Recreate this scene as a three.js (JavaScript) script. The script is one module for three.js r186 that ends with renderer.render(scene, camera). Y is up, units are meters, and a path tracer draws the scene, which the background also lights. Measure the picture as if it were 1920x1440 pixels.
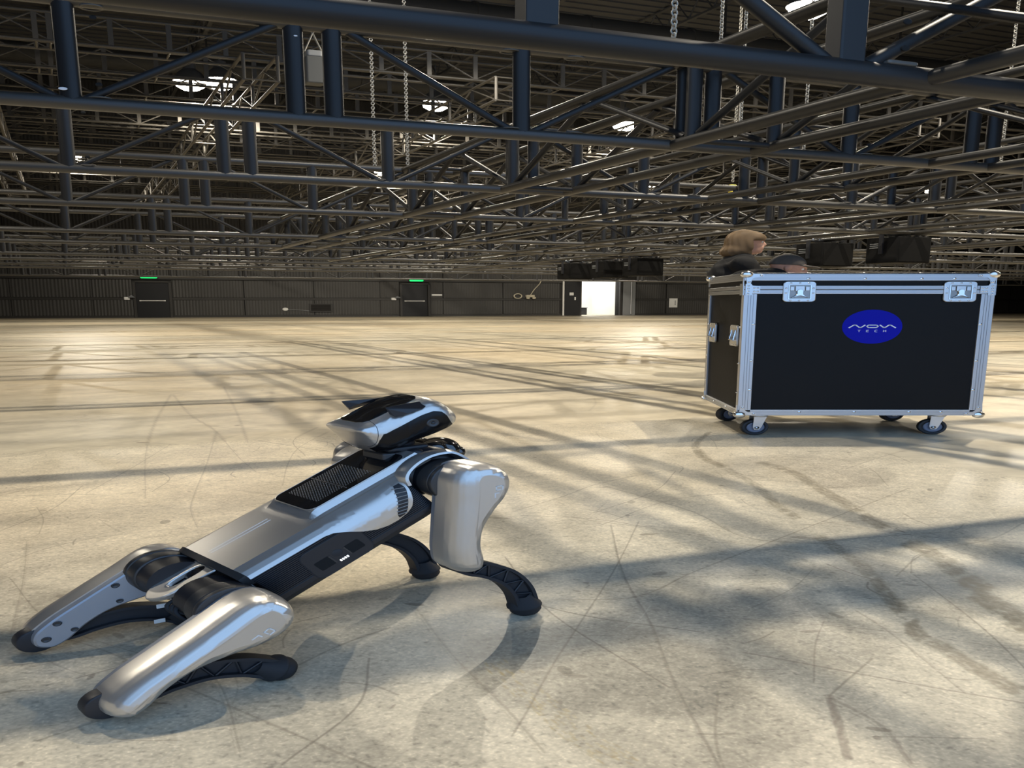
import * as THREE from 'three';
import { RoundedBoxGeometry } from 'three/addons/geometries/RoundedBoxGeometry.js';
import { ConvexGeometry } from 'three/addons/geometries/ConvexGeometry.js';
import { MarchingCubes } from 'three/addons/objects/MarchingCubes.js';
import { RectAreaLightUniformsLib } from 'three/addons/lights/RectAreaLightUniformsLib.js';
import { mergeGeometries, mergeVertices, toCreasedNormals } from 'three/addons/utils/BufferGeometryUtils.js';

// ------------------------------------------------------------------ camera, daylight, exposure
const scene = new THREE.Scene();
const camera = new THREE.PerspectiveCamera(2 * Math.atan(720 / 1082) * 180 / Math.PI, 4 / 3, 0.05, 200);
const EYE = 0.82;
camera.position.set(0.306 * 16 / 9, EYE, 0);          // x = 0 lies under the robot dog
camera.rotation.x = -Math.atan(150 / 1082);
const renderer = new THREE.WebGLRenderer({ antialias: true });
renderer.toneMapping = THREE.LinearToneMapping;
renderer.toneMappingExposure = 1.0;
renderer.shadowMap.enabled = true;
RectAreaLightUniformsLib.init();
const DAY = new THREE.Color().setRGB(0.36, 0.6, 1.0);
scene.background = DAY.clone().multiplyScalar(0.85);          // overcast sky, enters only through the open loading gate behind the camera
const GATE = { u0: -3.3, u1: 3.2, h: 9.6, w: -2.5 };          // the open loading gate in the wall behind the camera
const GATE_LIGHT = 0.85;
const LAMP = 85;                                          // candela of one hall lamp
const WARM = new THREE.Color().setRGB(1.0, 0.9, 0.73);

// The photograph shows every thing 16/9 times as wide as it is usual for its height;
// the place is built to those proportions, every shape along the world's x axis.
const WIDE = 16 / 9;

// ------------------------------------------------------------------ helpers
const V = (x, y, z) => new THREE.Vector3(x, y, z);
let seed = 12345;
const rnd = () => { seed = (seed * 1664525 + 1013904223) >>> 0; return seed / 4294967296; };
const STRETCH = new THREE.Matrix4().makeScale(WIDE, 1, 1).multiply(new THREE.Matrix4().makeTranslation(0.306, 0, 0));
const frames = new WeakMap(), taken = new Map();
function numbered(n) { const k = taken.get(n) || 0; taken.set(n, k + 1); return k ? `${n}_${String(k).padStart(3, '0')}` : n; }
function clean(g) {
  let q = g.index ? g.toNonIndexed() : g.clone();
  for (const k of Object.keys(q.attributes)) if (!['position', 'normal', 'uv', 'color'].includes(k)) q.deleteAttribute(k);
  if (!q.attributes.normal) q.computeVertexNormals();
  if (!q.attributes.uv) q.setAttribute('uv', new THREE.BufferAttribute(new Float32Array(q.attributes.position.count * 2), 2));
  return q;
}
function merge(list) { list = [].concat(list); return list.length === 1 ? clean(list[0]) : mergeGeometries(list.map(clean)); }
const basis = (o, x, y, z) => new THREE.Matrix4().makeBasis(x, y, z).setPosition(o);
// a thing: a Group at its base; frame turns the thing's own metres into the place
function thing(name, label, category, frame = new THREE.Matrix4(), opt = {}) {
  const g = new THREE.Group(); g.name = numbered(name); scene.add(g);
  const o = new THREE.Vector3().setFromMatrixPosition(frame).applyMatrix4(STRETCH);
  g.position.copy(o); frames.set(g, { M: frame.clone(), o });
  if (opt.kind === 'structure') g.userData = { kind: 'structure', label };
  else { g.userData = { label, category }; if (opt.group) g.userData.group = opt.group; }
  return g;
}
function part(root, name, geos, mat, parent, label) {
  const { M, o } = frames.get(root);
  const g = merge(geos); g.applyMatrix4(M); g.applyMatrix4(STRETCH); g.translate(-o.x, -o.y, -o.z);
  const m = new THREE.Mesh(g, mat); m.name = name; m.castShadow = m.receiveShadow = true;
  if (label) m.userData.label = label;
  (parent || root).add(m); return m;
}
// the same piece again, moved by d in the thing's own metres
function again(root, mesh, d, parent, mat) {
  const m = new THREE.Mesh(mesh.geometry, mat || mesh.material); m.name = mesh.name; m.castShadow = m.receiveShadow = true;
  m.position.copy(mesh.position).add(turned(frames.get(root).M, d));
  (parent || root).add(m); return m;
}
function turned(Mx, d) { const e = Mx.elements, { x, y, z } = d; return V((e[0] * x + e[4] * y + e[8] * z) * WIDE, e[1] * x + e[5] * y + e[9] * z, e[2] * x + e[6] * y + e[10] * z); }
// shapes
const box = (x0, x1, y0, y1, z0, z1) => new THREE.BoxGeometry(x1 - x0, y1 - y0, z1 - z0).translate((x0 + x1) / 2, (y0 + y1) / 2, (z0 + z1) / 2);
const rbox = (x0, x1, y0, y1, z0, z1, r, s = 2) => new RoundedBoxGeometry(x1 - x0, y1 - y0, z1 - z0, s, r).translate((x0 + x1) / 2, (y0 + y1) / 2, (z0 + z1) / 2);
function cyl(p, q, r, n = 12, r2 = r, open = false) {
  const d = q.clone().sub(p), L = d.length();
  return new THREE.CylinderGeometry(r2, r, L, n, 1, open).translate(0, L / 2, 0).applyQuaternion(new THREE.Quaternion().setFromUnitVectors(V(0, 1, 0), d.normalize())).translate(p.x, p.y, p.z);
}
const ball = (p, r, n = 12) => new THREE.SphereGeometry(r, n, Math.max(6, n * 0.7 | 0)).translate(p.x, p.y, p.z);
const tube = (pts, r, n = 8, seg = pts.length * 6) => new THREE.TubeGeometry(new THREE.CatmullRomCurve3(pts), seg, r, n);
function lathe(p, axis, prof, n = 20) {   // prof: [radius, along]
  return new THREE.LatheGeometry(prof.map(([r, y]) => new THREE.Vector2(Math.max(r, 1e-5), y)), n).applyQuaternion(new THREE.Quaternion().setFromUnitVectors(V(0, 1, 0), axis.clone().normalize())).translate(p.x, p.y, p.z);
}
function fromTris(pos, crease = 0.6) {
  let g = new THREE.BufferGeometry(); g.setAttribute('position', new THREE.Float32BufferAttribute(pos, 3));
  g = mergeVertices(g, 1e-6); g = toCreasedNormals(g, crease); return g;
}
// skin over rings of points
function loft(rings, { closed = true, caps = true, crease = 0.6 } = {}) {
  const pos = [], put = (...p) => p.forEach(v => pos.push(v.x, v.y, v.z)), n = rings[0].length, m = closed ? n : n - 1;
  for (let i = 0; i + 1 < rings.length; i++) for (let j = 0; j < m; j++) {
    const a = rings[i][j], b = rings[i][(j + 1) % n], c = rings[i + 1][(j + 1) % n], d = rings[i + 1][j];
    put(a, b, c); put(a, c, d);
  }
  if (caps) for (const [ring, flip] of [[rings[0], true], [rings[rings.length - 1], false]]) {
    const c = ring.reduce((s, v) => s.add(v), V(0, 0, 0)).divideScalar(n);
    for (let j = 0; j < n; j++) flip ? put(ring[(j + 1) % n], ring[j], c) : put(ring[j], ring[(j + 1) % n], c);
  }
  return fromTris(pos, crease);
}
// an outline [x,y] swept in z with insets: layers [[z, inset], ...]
function puff(outline, layers, crease = 0.7) {
  const n = outline.length, nor = outline.map((p, i) => { const a = outline[(i + n - 1) % n], b = outline[(i + 1) % n], dx = b[0] - a[0], dy = b[1] - a[1], l = Math.hypot(dx, dy) || 1; return [-dy / l, dx / l]; });
  const area = outline.reduce((s, p, i) => { const q = outline[(i + 1) % n]; return s + p[0] * q[1] - q[0] * p[1]; }, 0), sg = area > 0 ? 1 : -1;
  const rings = layers.map(([z, ins]) => outline.map((p, i) => V(p[0] + nor[i][0] * ins * sg, p[1] + nor[i][1] * ins * sg, z)));
  const side = loft(rings, { caps: false, crease });
  const pos = [];
  for (const [k, flip] of [[0, sg > 0 === layers[0][0] < layers[layers.length - 1][0]], [rings.length - 1, !(sg > 0 === layers[0][0] < layers[layers.length - 1][0])]]) {
    const r = rings[k], tr = THREE.ShapeUtils.triangulateShape(r.map(v => new THREE.Vector2(v.x, v.y)), []);
    for (const t of tr) for (const i of flip ? [t[2], t[1], t[0]] : t) pos.push(r[i].x, r[i].y, r[i].z);
  }
  return merge([side, fromTris(pos)]);
}
const smooth2 = (pts, n = 60) => new THREE.CatmullRomCurve3(pts.map(p => V(p[0], p[1], 0)), true).getPoints(n).slice(0, -1).map(v => [v.x, v.y]);
const rrect = (x0, x1, y0, y1, r, n = 5) => { const o = []; for (const [cx, cy, a0] of [[x1 - r, y1 - r, 0], [x0 + r, y1 - r, 1], [x0 + r, y0 + r, 2], [x1 - r, y0 + r, 3]]) for (let i = 0; i <= n; i++) { const a = (a0 + i / n) * Math.PI / 2; o.push([cx + r * Math.cos(a), cy + r * Math.sin(a)]); } return o; };
const lerp = THREE.MathUtils.lerp, sstep = (a, b, x) => { x = Math.min(1, Math.max(0, (x - a) / (b - a))); return x * x * (3 - 2 * x); };
function interp(tab, x) { if (x <= tab[0][0]) return tab[0][1]; for (let i = 1; i < tab.length; i++) if (x <= tab[i][0]) { const [a, p] = tab[i - 1], [b, q] = tab[i]; return lerp(p, q, (x - a) / (b - a)); } return tab[tab.length - 1][1]; }

// ------------------------------------------------------------------ materials
const lin = (r, g, b) => new THREE.Color().setRGB(r, g, b);
const std = (c, roughness, metalness = 0, o = {}) => new THREE.MeshStandardMaterial({ color: c, roughness, metalness, ...o });
// value noise on a lattice, repeatable
const LAT = new Float32Array(65536); { let s = 77; for (let i = 0; i < 65536; i++) { s = (s * 1664525 + 1013904223) >>> 0; LAT[i] = s / 4294967296; } }
function vn(x, y) {
  const xi = Math.floor(x), yi = Math.floor(y); let fx = x - xi, fy = y - yi; fx = fx * fx * (3 - 2 * fx); fy = fy * fy * (3 - 2 * fy);
  const a = LAT[(xi & 255) + ((yi & 255) << 8)], b = LAT[(xi + 1 & 255) + ((yi & 255) << 8)], c = LAT[(xi & 255) + ((yi + 1 & 255) << 8)], d = LAT[(xi + 1 & 255) + ((yi + 1 & 255) << 8)];
  return a + (b - a) * fx + (c - a) * fy + (a - b - c + d) * fx * fy;
}
function noiseTex(size, fn, srgb = false) {
  const d = new Uint8Array(size * size * 4);
  for (let y = 0; y < size; y++) for (let x = 0; x < size; x++) { const v = fn(x / size, y / size), i = (y * size + x) * 4; if (Array.isArray(v)) { d[i] = v[0]; d[i + 1] = v[1]; d[i + 2] = v[2]; } else d[i] = d[i + 1] = d[i + 2] = v; d[i + 3] = 255; }
  const t = new THREE.DataTexture(d, size, size); t.wrapS = t.wrapT = THREE.RepeatWrapping; t.magFilter = THREE.LinearFilter; t.minFilter = THREE.LinearMipmapLinearFilter; t.generateMipmaps = true;
  if (srgb) t.colorSpace = THREE.SRGBColorSpace; t.needsUpdate = true; return t;
}
const grainTex = noiseTex(256, (x, y) => 255 * (0.5 * vn(x * 256, y * 256) + 0.5 * vn(x * 64, y * 64)));
const M = {
  truss: new THREE.MeshPhysicalMaterial({ color: lin(0.014, 0.014, 0.0145), roughness: 0.42, specularIntensity: 0.65 }),
  trussPipe: new THREE.MeshPhysicalMaterial({ color: lin(0.024, 0.0225, 0.02), roughness: 0.42, specularIntensity: 1, clearcoat: 0.5, clearcoatRoughness: 0.5 }),
  trussLong: new THREE.MeshPhysicalMaterial({ color: lin(0.018, 0.017, 0.0155), roughness: 0.42, specularIntensity: 0.8 }),
  weld: std(lin(0.10, 0.095, 0.085), 0.5, 0.3),
  highTruss: std(lin(0.075, 0.07, 0.062), 0.5, 0.2),
  chipped: std(lin(0.75, 0.75, 0.76), 0.5),
  hole: std(lin(0.004, 0.004, 0.004), 0.9),
  wallSteel: std(lin(0.030, 0.029, 0.028), 0.6),
  wallSheet: std(lin(0.044, 0.043, 0.041), 0.55, 0, { bumpMap: grainTex, bumpScale: 0.004 }),
  wallDark: std(lin(0.02, 0.018, 0.016), 0.7),
  roofDeck: std(lin(0.085, 0.086, 0.088), 0.7),
  roofSteel: std(lin(0.09, 0.09, 0.09), 0.6, 0.1),
  duct: std(lin(0.04, 0.04, 0.039), 0.7, 0.1),
  door: std(lin(0.006, 0.007, 0.01), 0.6),
  white: std(lin(0.8, 0.8, 0.78), 0.7),
  cream: std(lin(0.6, 0.55, 0.42), 0.6),
  grey: std(lin(0.22, 0.23, 0.24), 0.6),
  chrome: std(lin(0.8, 0.8, 0.8), 0.18, 1),
  alu: std(lin(0.56, 0.565, 0.58), 0.4, 0.8),
  zinc: std(lin(0.62, 0.62, 0.62), 0.32, 0.9),
  casePly: new THREE.MeshPhysicalMaterial({ color: lin(0.0055, 0.0055, 0.006), roughness: 0.5, specularIntensity: 0.35, bumpMap: grainTex, bumpScale: 0.0003 }),
  blue: new THREE.MeshPhysicalMaterial({ color: lin(0.0, 0.003, 0.36), roughness: 0.5, specularIntensity: 0.3 }),
  print: std(lin(0.8, 0.8, 0.85), 0.6),
  tyre: std(lin(0.02, 0.021, 0.024), 0.6),
  hub: std(lin(0.16, 0.18, 0.24), 0.5),
  chain: std(lin(0.30, 0.285, 0.25), 0.5, 0.6),
  yellow: std(lin(0.75, 0.6, 0.05), 0.5),
  green: std(lin(0.02, 0.5, 0.12), 0.5, 0, { emissive: lin(0.0, 0.85, 0.2), emissiveIntensity: 1.0 }),
  glow: std(lin(1, 0.95, 0.85), 0.5, 0, { emissive: lin(1, 0.93, 0.8), emissiveIntensity: 30 }),
  lampBody: std(lin(0.05, 0.05, 0.05), 0.6, 0.2),
  speaker: new THREE.MeshPhysicalMaterial({ color: lin(0.006, 0.006, 0.006), roughness: 0.8, specularIntensity: 0.25 }),
  silver: std(lin(0.6, 0.58, 0.55), 0.33, 0.84),
  silverDark: std(lin(0.30, 0.29, 0.28), 0.36, 0.85),
  plate: std(lin(0.36, 0.38, 0.42), 0.42, 0.7),
  blackGloss: new THREE.MeshPhysicalMaterial({ color: lin(0.006, 0.006, 0.007), roughness: 0.08, clearcoat: 1, clearcoatRoughness: 0.05 }),
  blackSatin: std(lin(0.012, 0.013, 0.017), 0.42),
  visor: new THREE.MeshPhysicalMaterial({ color: lin(0.005, 0.005, 0.006), roughness: 0.22, specularIntensity: 0.5 }),
  blackMatte: std(lin(0.014, 0.015, 0.019), 0.6),
  rubber: std(lin(0.016, 0.016, 0.018), 0.75),
  gun: std(lin(0.06, 0.06, 0.062), 0.38, 0.6),
  stripe: std(lin(0.7, 0.7, 0.68), 0.5),
  groove: std(lin(0.3, 0.3, 0.31), 0.45, 0.8),
  hoist: std(lin(0.075, 0.078, 0.078), 0.6),
  led: std(lin(1, 1, 1), 0.5, 0, { emissive: lin(1, 1, 1), emissiveIntensity: 1.6 }),
  skin: std(lin(0.55, 0.30, 0.21), 0.6),
  hairFair: std(lin(0.15, 0.094, 0.045), 0.7),
  hairDark: std(lin(0.06, 0.045, 0.035), 0.7),
  cloth: std(lin(0.010, 0.010, 0.011), 0.9),
  trousers: std(lin(0.015, 0.016, 0.022), 0.9),
};

// ------------------------------------------------------------------ the hall: its own axes
const TURN = 23.4 * Math.PI / 180;
const AX = V(Math.cos(TURN), 0, -Math.sin(TURN)), AN = V(-Math.sin(TURN), 0, -Math.cos(TURN));
const HALL = basis(V(0, 0, 0), AX, V(0, 1, 0), AN.clone().negate());      // own metres: (along the trusses, up, minus depth)
const H = (u, h, w) => V(u, h, -w);
const hallAt = (u, h, w) => basis(V(0, 0, 0).addScaledVector(AX, u).addScaledVector(AN, w).setY(h), AX, V(0, 1, 0), AN.clone().negate());
const place = (u, h, w) => V(0, 0, 0).addScaledVector(AX, u).addScaledVector(AN, w).setY(h).applyMatrix4(STRETCH);
const ROOM = { u0: -9, u1: 46, w0: -2.5, w1: 37, top: 13.4 };
// ------------------------------------------------------------------ floor: one concrete slab in three fields, each painted from the same metres
const MARKS = [['tire', 0.03, [[1.345, 1.559], [1.242, 1.31], [1.174, 1.193], [1.117, 1.099]]], ['tire', 0.03, [[1.095, 1.058], [1.058, 1.008], [1.048, 0.95], [1.027, 0.881], [1.017, 0.843], [1.007, 0.795]]], ['tire', 0.05, [[1.477, 1.451], [1.431, 1.331], [1.358, 1.202], [1.331, 1.133]]], ['tire', 0.05, [[1.296, 1.123], [1.265, 1.035], [1.223, 0.962]]], ['tire', 0.028, [[1.831, 2.733], [1.723, 2.499], [1.601, 2.125], [1.462, 1.836], [1.415, 1.712]]], ['tire', 0.04, [[1.839, 2.421], [1.807, 2.222], [1.708, 1.993], [1.614, 1.771], [1.522, 1.563]]], ['tire', 0.03, [[2.11, 3.069], [1.866, 2.787], [1.724, 2.528], [1.693, 2.374]]], ['s', 0.006, [[0.876, 2.024], [1.052, 2.139], [1.222, 2.267], [1.487, 2.386]]], ['s', 0.006, [[0.99, 1.822], [1.302, 2.012], [1.519, 2.014], [1.878, 1.961]]], ['s', 0.007, [[1.011, 1.813], [0.835, 1.447], [0.739, 1.199], [0.651, 1.002], [0.584, 0.832], [0.559, 0.767]]], ['s', 0.006, [[0.664, 1.364], [0.783, 1.329], [0.959, 1.422], [1.257, 1.572], [1.919, 1.902]]], ['s', 0.005, [[1.085, 1.824], [0.836, 1.485], [0.53, 1.096], [0.444, 0.98], [0.398, 0.92]]], ['s', 0.006, [[1.225, 2.244], [1.248, 1.862], [1.208, 1.593], [1.313, 1.497], [1.363, 1.428]]], ['s', 0.005, [[1.059, 1.132], [1.034, 1.044], [0.944, 0.817]]], ['y', 0.016, [[0.472, 1.143], [0.466, 1.043], [0.466, 0.962], [0.467, 0.891], [0.479, 0.808]]], ['s', 0.006, [[1.262, 1.262], [1.444, 1.37], [1.645, 1.404], [1.831, 1.487]]], ['s', 0.004, [[0.801, 0.917], [0.904, 1.037], [0.979, 1.109]]], ['s', 0.02, [[0.789, 0.875], [0.75, 0.815], [0.694, 0.735]]], ['s', 0.009, [[0.787, 0.867], [0.783, 0.785], [0.741, 0.695]]], ['s', 0.006, [[0.789, 0.875], [0.929, 0.956]]], ['s', 0.004, [[0.459, 5.474], [0.278, 4.135], [0.19, 3.313], [0.134, 2.518]]], ['s', 0.004, [[0.471, 5.468], [0.444, 4.376], [0.465, 3.868], [0.442, 3.083], [0.444, 2.812]]], ['s', 0.004, [[0.783, 5.894], [0.633, 4.409], [0.523, 3.44]]], ['s', 0.004, [[0.463, 3.781], [0.336, 3.015], [0.25, 2.543], [0.219, 2.341], [0.21, 2.131]]], ['s', 0.004, [[0.837, 3.62], [0.652, 3.243], [0.554, 2.921], [0.471, 2.57]]], ['s', 0.005, [[-0.149, 1.952], [-0.064, 2.069], [0.034, 2.127], [0.189, 2.14]]], ['s', 0.005, [[0.112, 1.404], [0.121, 1.294], [0.131, 1.169], [0.123, 0.996]]], ['s', 0.006, [[0.45, 1.41], [0.428, 1.184], [0.422, 0.99], [0.413, 0.87]]], ['s', 0.004, [[-0.112, 2.139], [-0.108, 1.855], [-0.114, 1.515]]], ['s', 0.006, [[-0.129, 1.547], [-0.025, 1.439], [0.092, 1.205], [0.24, 0.905]]]];
const STAINS = [[0.59, 1.07, 0.2, 0.10], [0.852, 1.123, 0.22, 0.06], [0.569, 0.893, 0.16, 0.07], [1.269, 1.186, 0.2, 0.06], [0.088, 1.537, 0.25, 0.05], [1.858, 2.251, 0.3, 0.05], [-0.3, 1.6, 0.3, 0.05], [3.2, 1.9, 0.6, 0.05]];
function fieldTexture(u0, u1, w0, w1, fine, scratches) {
  const N = 2048, cv = document.createElement('canvas'); cv.width = cv.height = N; const cx = cv.getContext('2d'), im = cx.createImageData(N, N), D = im.data;
  for (let j = 0; j < N; j++) { const w = w1 - (w1 - w0) * (j + 0.5) / N;
    for (let i = 0; i < N; i++) { const u = u0 + (u1 - u0) * (i + 0.5) / N;
      const big = vn(u * 0.35 + 9, w * 0.35) * 0.6 + vn(u * 1.1, w * 1.1 + 40) * 0.4, mid = vn(u * 4.3 + 3, w * 4.3) * 0.6 + vn(u * 13 + 7, w * 13) * 0.4, streak = vn(u * 2.2 + w * 0.4 + 50, w * 14 - u * 5);
      let v = 0.70 + 0.11 * (big - 0.5) + 0.13 * (mid - 0.5) + 0.05 * (streak - 0.5);
      v += 0.05 * (vn(u * 47, w * 47) - 0.5);
      if (fine) { const g = vn(u * 190, w * 190), g2 = vn(u * 420 + 5, w * 420); v += 0.10 * (g - 0.5) + 0.09 * (g2 - 0.5); if (g2 > 0.86) v += 0.05; if (g < 0.1) v -= 0.06; }
      for (const [su, sw, sr, sd] of STAINS) { const q = Math.hypot(u - su, w - sw) / sr + 0.5 * (mid - 0.5) + 0.25 * (streak - 0.5); if (q < 1) v -= sd * (q < 0.85 ? 1 : (1 - q) / 0.15); }
      const t = (vn(u * 0.8 + 20, w * 0.8) - 0.5) * 0.03, k = (j * N + i) * 4;
      D[k] = 255 * Math.min(1, v * 1.055 + t); D[k + 1] = 255 * Math.min(1, v * 0.99); D[k + 2] = 255 * Math.min(1, v * 0.86 - t); D[k + 3] = 255;
    } }
  cx.putImageData(im, 0, 0);
  const sx = N / (u1 - u0), sy = N / (w1 - w0), X = u => (u - u0) * sx, Y = w => (w1 - w) * sy;
  cx.lineCap = 'round'; cx.lineJoin = 'round';
  let s = 4242; const r = () => { s = (s * 1664525 + 1013904223) >>> 0; return s / 4294967296; };
  const line = (pts, wd, st) => { cx.strokeStyle = st; cx.lineWidth = Math.max(0.6, wd * sx); cx.beginPath(); pts.forEach(([u, w], i) => i ? cx.lineTo(X(u), Y(w)) : cx.moveTo(X(u), Y(w))); cx.stroke(); };
  const curve = pts => new THREE.CatmullRomCurve3(pts.map(p => V(p[0], p[1], 0))).getPoints(pts.length * 14).map(p => [p.x, p.y]);
  for (const [kind, wd, pts] of MARKS) {
    const c = curve(pts);
    if (kind === 's') { line(c, wd * 0.55, 'rgba(84,76,64,0.24)'); for (let k = 0; k < 3; k++) { const o = (r() - 0.5) * wd * 2.2; line(c.map(p => [p[0] + o + (r() - 0.5) * wd * 0.5, p[1] + o]), wd * 0.22, 'rgba(84,76,64,0.14)'); } }
    else if (kind === 'y') for (let k = 0; k < 130; k++) { const i = r() * (c.length - 3) | 0, o = (r() - 0.5) * wd * 2.6, q = (r() - 0.5) * wd * 2; line([c[i], c[i + 2]].map(p => [p[0] + o, p[1] + q]), wd * 0.2, 'rgba(150,125,70,0.16)'); }
    else for (let i = 0; i + 1 < c.length; i++) if (vn(i * 0.7, wd * 900) > 0.16) for (let k = 0; k < 7; k++) { const o = (k / 6 - 0.5) * wd + (r() - 0.5) * wd * 0.3; line([[c[i][0] + o, c[i][1] + o * 0.3], [c[i + 1][0] + o, c[i + 1][1] + o * 0.3]], wd * 0.24 * (0.6 + r()), 'rgba(92,82,66,0.11)'); }
  }
  if (scratches) for (const [n, a0, a1, b0, b1] of [[620, -0.9, 2.4, 0.5, 3.6], [1300, -5, 11, -2, 13]]) {     // fine random scuffs and crumbs
    for (let k = 0; k < n; k++) {
      const u = a0 + r() * (a1 - a0), w = b0 + r() * (b1 - b0), a = r() * 6.28, l = 0.015 + r() * r() * r() * 0.55, b = (r() - 0.5) * 0.5, q = r();
      line(curve([[u, w], [u + Math.cos(a) * l, w + Math.sin(a) * l], [u + Math.cos(a + b) * l * 2, w + Math.sin(a + b) * l * 2]]), 0.0012 + r() * r() * 0.004, q < 0.8 ? `rgba(80,72,60,${0.16 + r() * 0.3})` : `rgba(238,232,215,${0.1 + r() * 0.2})`);
    }
    for (let k = 0; k < n; k++) { const u = a0 + r() * (a1 - a0), w = b0 + r() * (b1 - b0), q = 0.0015 + r() * r() * r() * 0.014; cx.fillStyle = `rgba(70,62,52,${0.1 + r() * 0.3})`; cx.beginPath(); cx.ellipse(X(u), Y(w), q * sx * (1 + 2 * r()), q * sy, r() * 3, 0, 7); cx.fill(); }
    for (let k = 0; k < 26; k++) { const u = a0 + r() * (a1 - a0), w = b0 + r() * (b1 - b0), R0 = 0.03 + r() * 0.07; for (let m = 0; m < 30; m++) { const a = r() * 6.28, d = R0 * Math.sqrt(r()), l = 0.006 + r() * 0.02, c = r() * 0.8; line([[u + Math.cos(a) * d, w + Math.sin(a) * d], [u + Math.cos(a) * d + l * Math.cos(c), w + Math.sin(a) * d + l * Math.sin(c)]], 0.0014, 'rgba(80,72,60,0.16)'); } }
  }
  const t = new THREE.CanvasTexture(cv); t.colorSpace = THREE.SRGBColorSpace; t.magFilter = THREE.LinearFilter; t.minFilter = THREE.LinearMipmapLinearFilter; t.anisotropy = 8; return t;
}
const floor = thing('floor', 'scuffed beige concrete hall floor', '', HALL, { kind: 'structure' });
{
  const fields = [[-0.9, 2.3, 0.3, 3.5, true, 900], [-5, 11, -3, 13, false, 900], [ROOM.u0, ROOM.u1, ROOM.w0, ROOM.w1, false, 0]];
  const rect = (u0, u1, w0, w1, F) => { const g = new THREE.BufferGeometry(), P = [[u0, w0], [u1, w0], [u1, w1], [u0, w1]], q = [0, 1, 2, 0, 2, 3];
    g.setAttribute('position', new THREE.Float32BufferAttribute(q.flatMap(i => [P[i][0], 0, -P[i][1]]), 3));
    g.setAttribute('normal', new THREE.Float32BufferAttribute(q.flatMap(() => [0, 1, 0]), 3));
    g.setAttribute('uv', new THREE.Float32BufferAttribute(q.flatMap(i => [(P[i][0] - F[0]) / (F[1] - F[0]), (P[i][1] - F[2]) / (F[3] - F[2])]), 2)); return g; };
  fields.forEach((F, k) => {
    const t = fieldTexture(...F), m = std(lin(1, 1, 1), 0.46, 0, { map: t });
    const I = k ? fields[k - 1] : null, R = I ? [[F[0], F[1], F[2], I[2]], [F[0], F[1], I[3], F[3]], [F[0], I[0], I[2], I[3]], [I[1], F[1], I[2], I[3]]] : [[F[0], F[1], F[2], F[3]]];
    part(floor, 'concrete_slab', R.map(r => rect(...r, F)), m);
  });
  part(floor, 'subfloor', box(ROOM.u0 - 0.3, ROOM.u1 + 0.3, -0.3, -0.02, -ROOM.w1 - 0.3, -ROOM.w0 + 0.3), M.wallDark);
}

// ------------------------------------------------------------------ walls and roof
const DOORWAY = { u0: 18.99, u1: 20.74, h: 2.5 };
const wallBack = thing('wall_back', 'dark brown corrugated sheet wall at the far end', '', HALL, { kind: 'structure' });
{
  const w = ROOM.w1, D = DOORWAY;
  part(wallBack, 'wall_core', [box(ROOM.u0, D.u0, 0, ROOM.top, -w - 0.3, -w), box(D.u1, ROOM.u1, 0, ROOM.top, -w - 0.3, -w), box(D.u0, D.u1, D.h, ROOM.top, -w - 0.3, -w)], M.wallDark);
  // corrugated sheets: rows between rails, each sheet a piece
  const rows = [[0.14, 1.06], [1.22, 2.26], [2.48, 4.85], [4.9, 7.75], [7.82, 10.6], [10.66, 13.3]], PW = 2.45;
  const sheet = (x0, x1, y0, y1) => { const n = Math.max(8, Math.round((x1 - x0) / 0.105) * 4), g = new THREE.PlaneGeometry(x1 - x0, y1 - y0, n, 3), p = g.attributes.position;
    for (let i = 0; i < p.count; i++) { const x = p.getX(i), y = p.getY(i), ph = ((x / 0.105) % 1 + 1) % 1; p.setZ(i, 0.022 * (ph < 0.45 ? 1 : ph < 0.55 ? 0.5 : 0) + 0.012 * Math.sin(x * 2.3 + y * 1.7)); }
    g.computeVertexNormals(); return g.translate((x0 + x1) / 2, (y0 + y1) / 2, -w + 0.05); };
  const openings = [[2.14, 3.4, 2.2], [11.42, 12.62, 2.2], [18.1, 21.5, 2.6]];
  for (const [y0, y1] of rows) {
    let proto = null;
    for (let u = ROOM.u0 + 0.1; u < ROOM.u1 - 1; u += PW) {
      let parts = [[u + 0.02, Math.min(u + PW - 0.02, ROOM.u1)]];
      for (const [a, b, h] of openings) if (y0 < h) parts = parts.flatMap(([p, q]) => b <= p || a >= q ? [[p, q]] : [[p, a], [b, q]].filter(([s, t]) => t - s > 0.1));
      const full = parts.length === 1 && Math.abs(parts[0][1] - parts[0][0] - (PW - 0.04)) < 1e-6;
      for (const [p, q] of parts) {
        if (full && proto) again(wallBack, proto.m, V(p - proto.u, 0, 0.012 * ((p * 7.3) % 1)));
        else { const m = part(wallBack, 'wall_sheet', sheet(p, q, y0, y1), M.wallSheet); if (full) proto = { m, u: p }; }
      }
    }
  }
  for (const [y0, y1, d] of [[0, 0.13, 0.09], [1.07, 1.2, 0.1], [2.28, 2.46, 0.14]]) {
    let a = ROOM.u0; for (const [p, q, h] of [...openings, [ROOM.u1, ROOM.u1, 99]]) { if (y0 < h - 0.15 || h === 99) { part(wallBack, 'wall_rail', box(a, p, y0, y1, -w, -w + d), M.wallSteel); a = q; } }
  }
}
const trimWall = (name, label, geos, m) => part(thing(name, label, '', HALL, { kind: 'structure' }), 'wall_core', geos, m);
trimWall('wall_left', 'dark wall on the left side of the hall', box(ROOM.u0 - 0.3, ROOM.u0, 0, ROOM.top, -ROOM.w1, -ROOM.w0), M.wallSteel);
trimWall('wall_right', 'dark wall on the right side of the hall', box(ROOM.u1, ROOM.u1 + 0.3, 0, ROOM.top, -ROOM.w1, -ROOM.w0), M.wallSteel);
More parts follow.
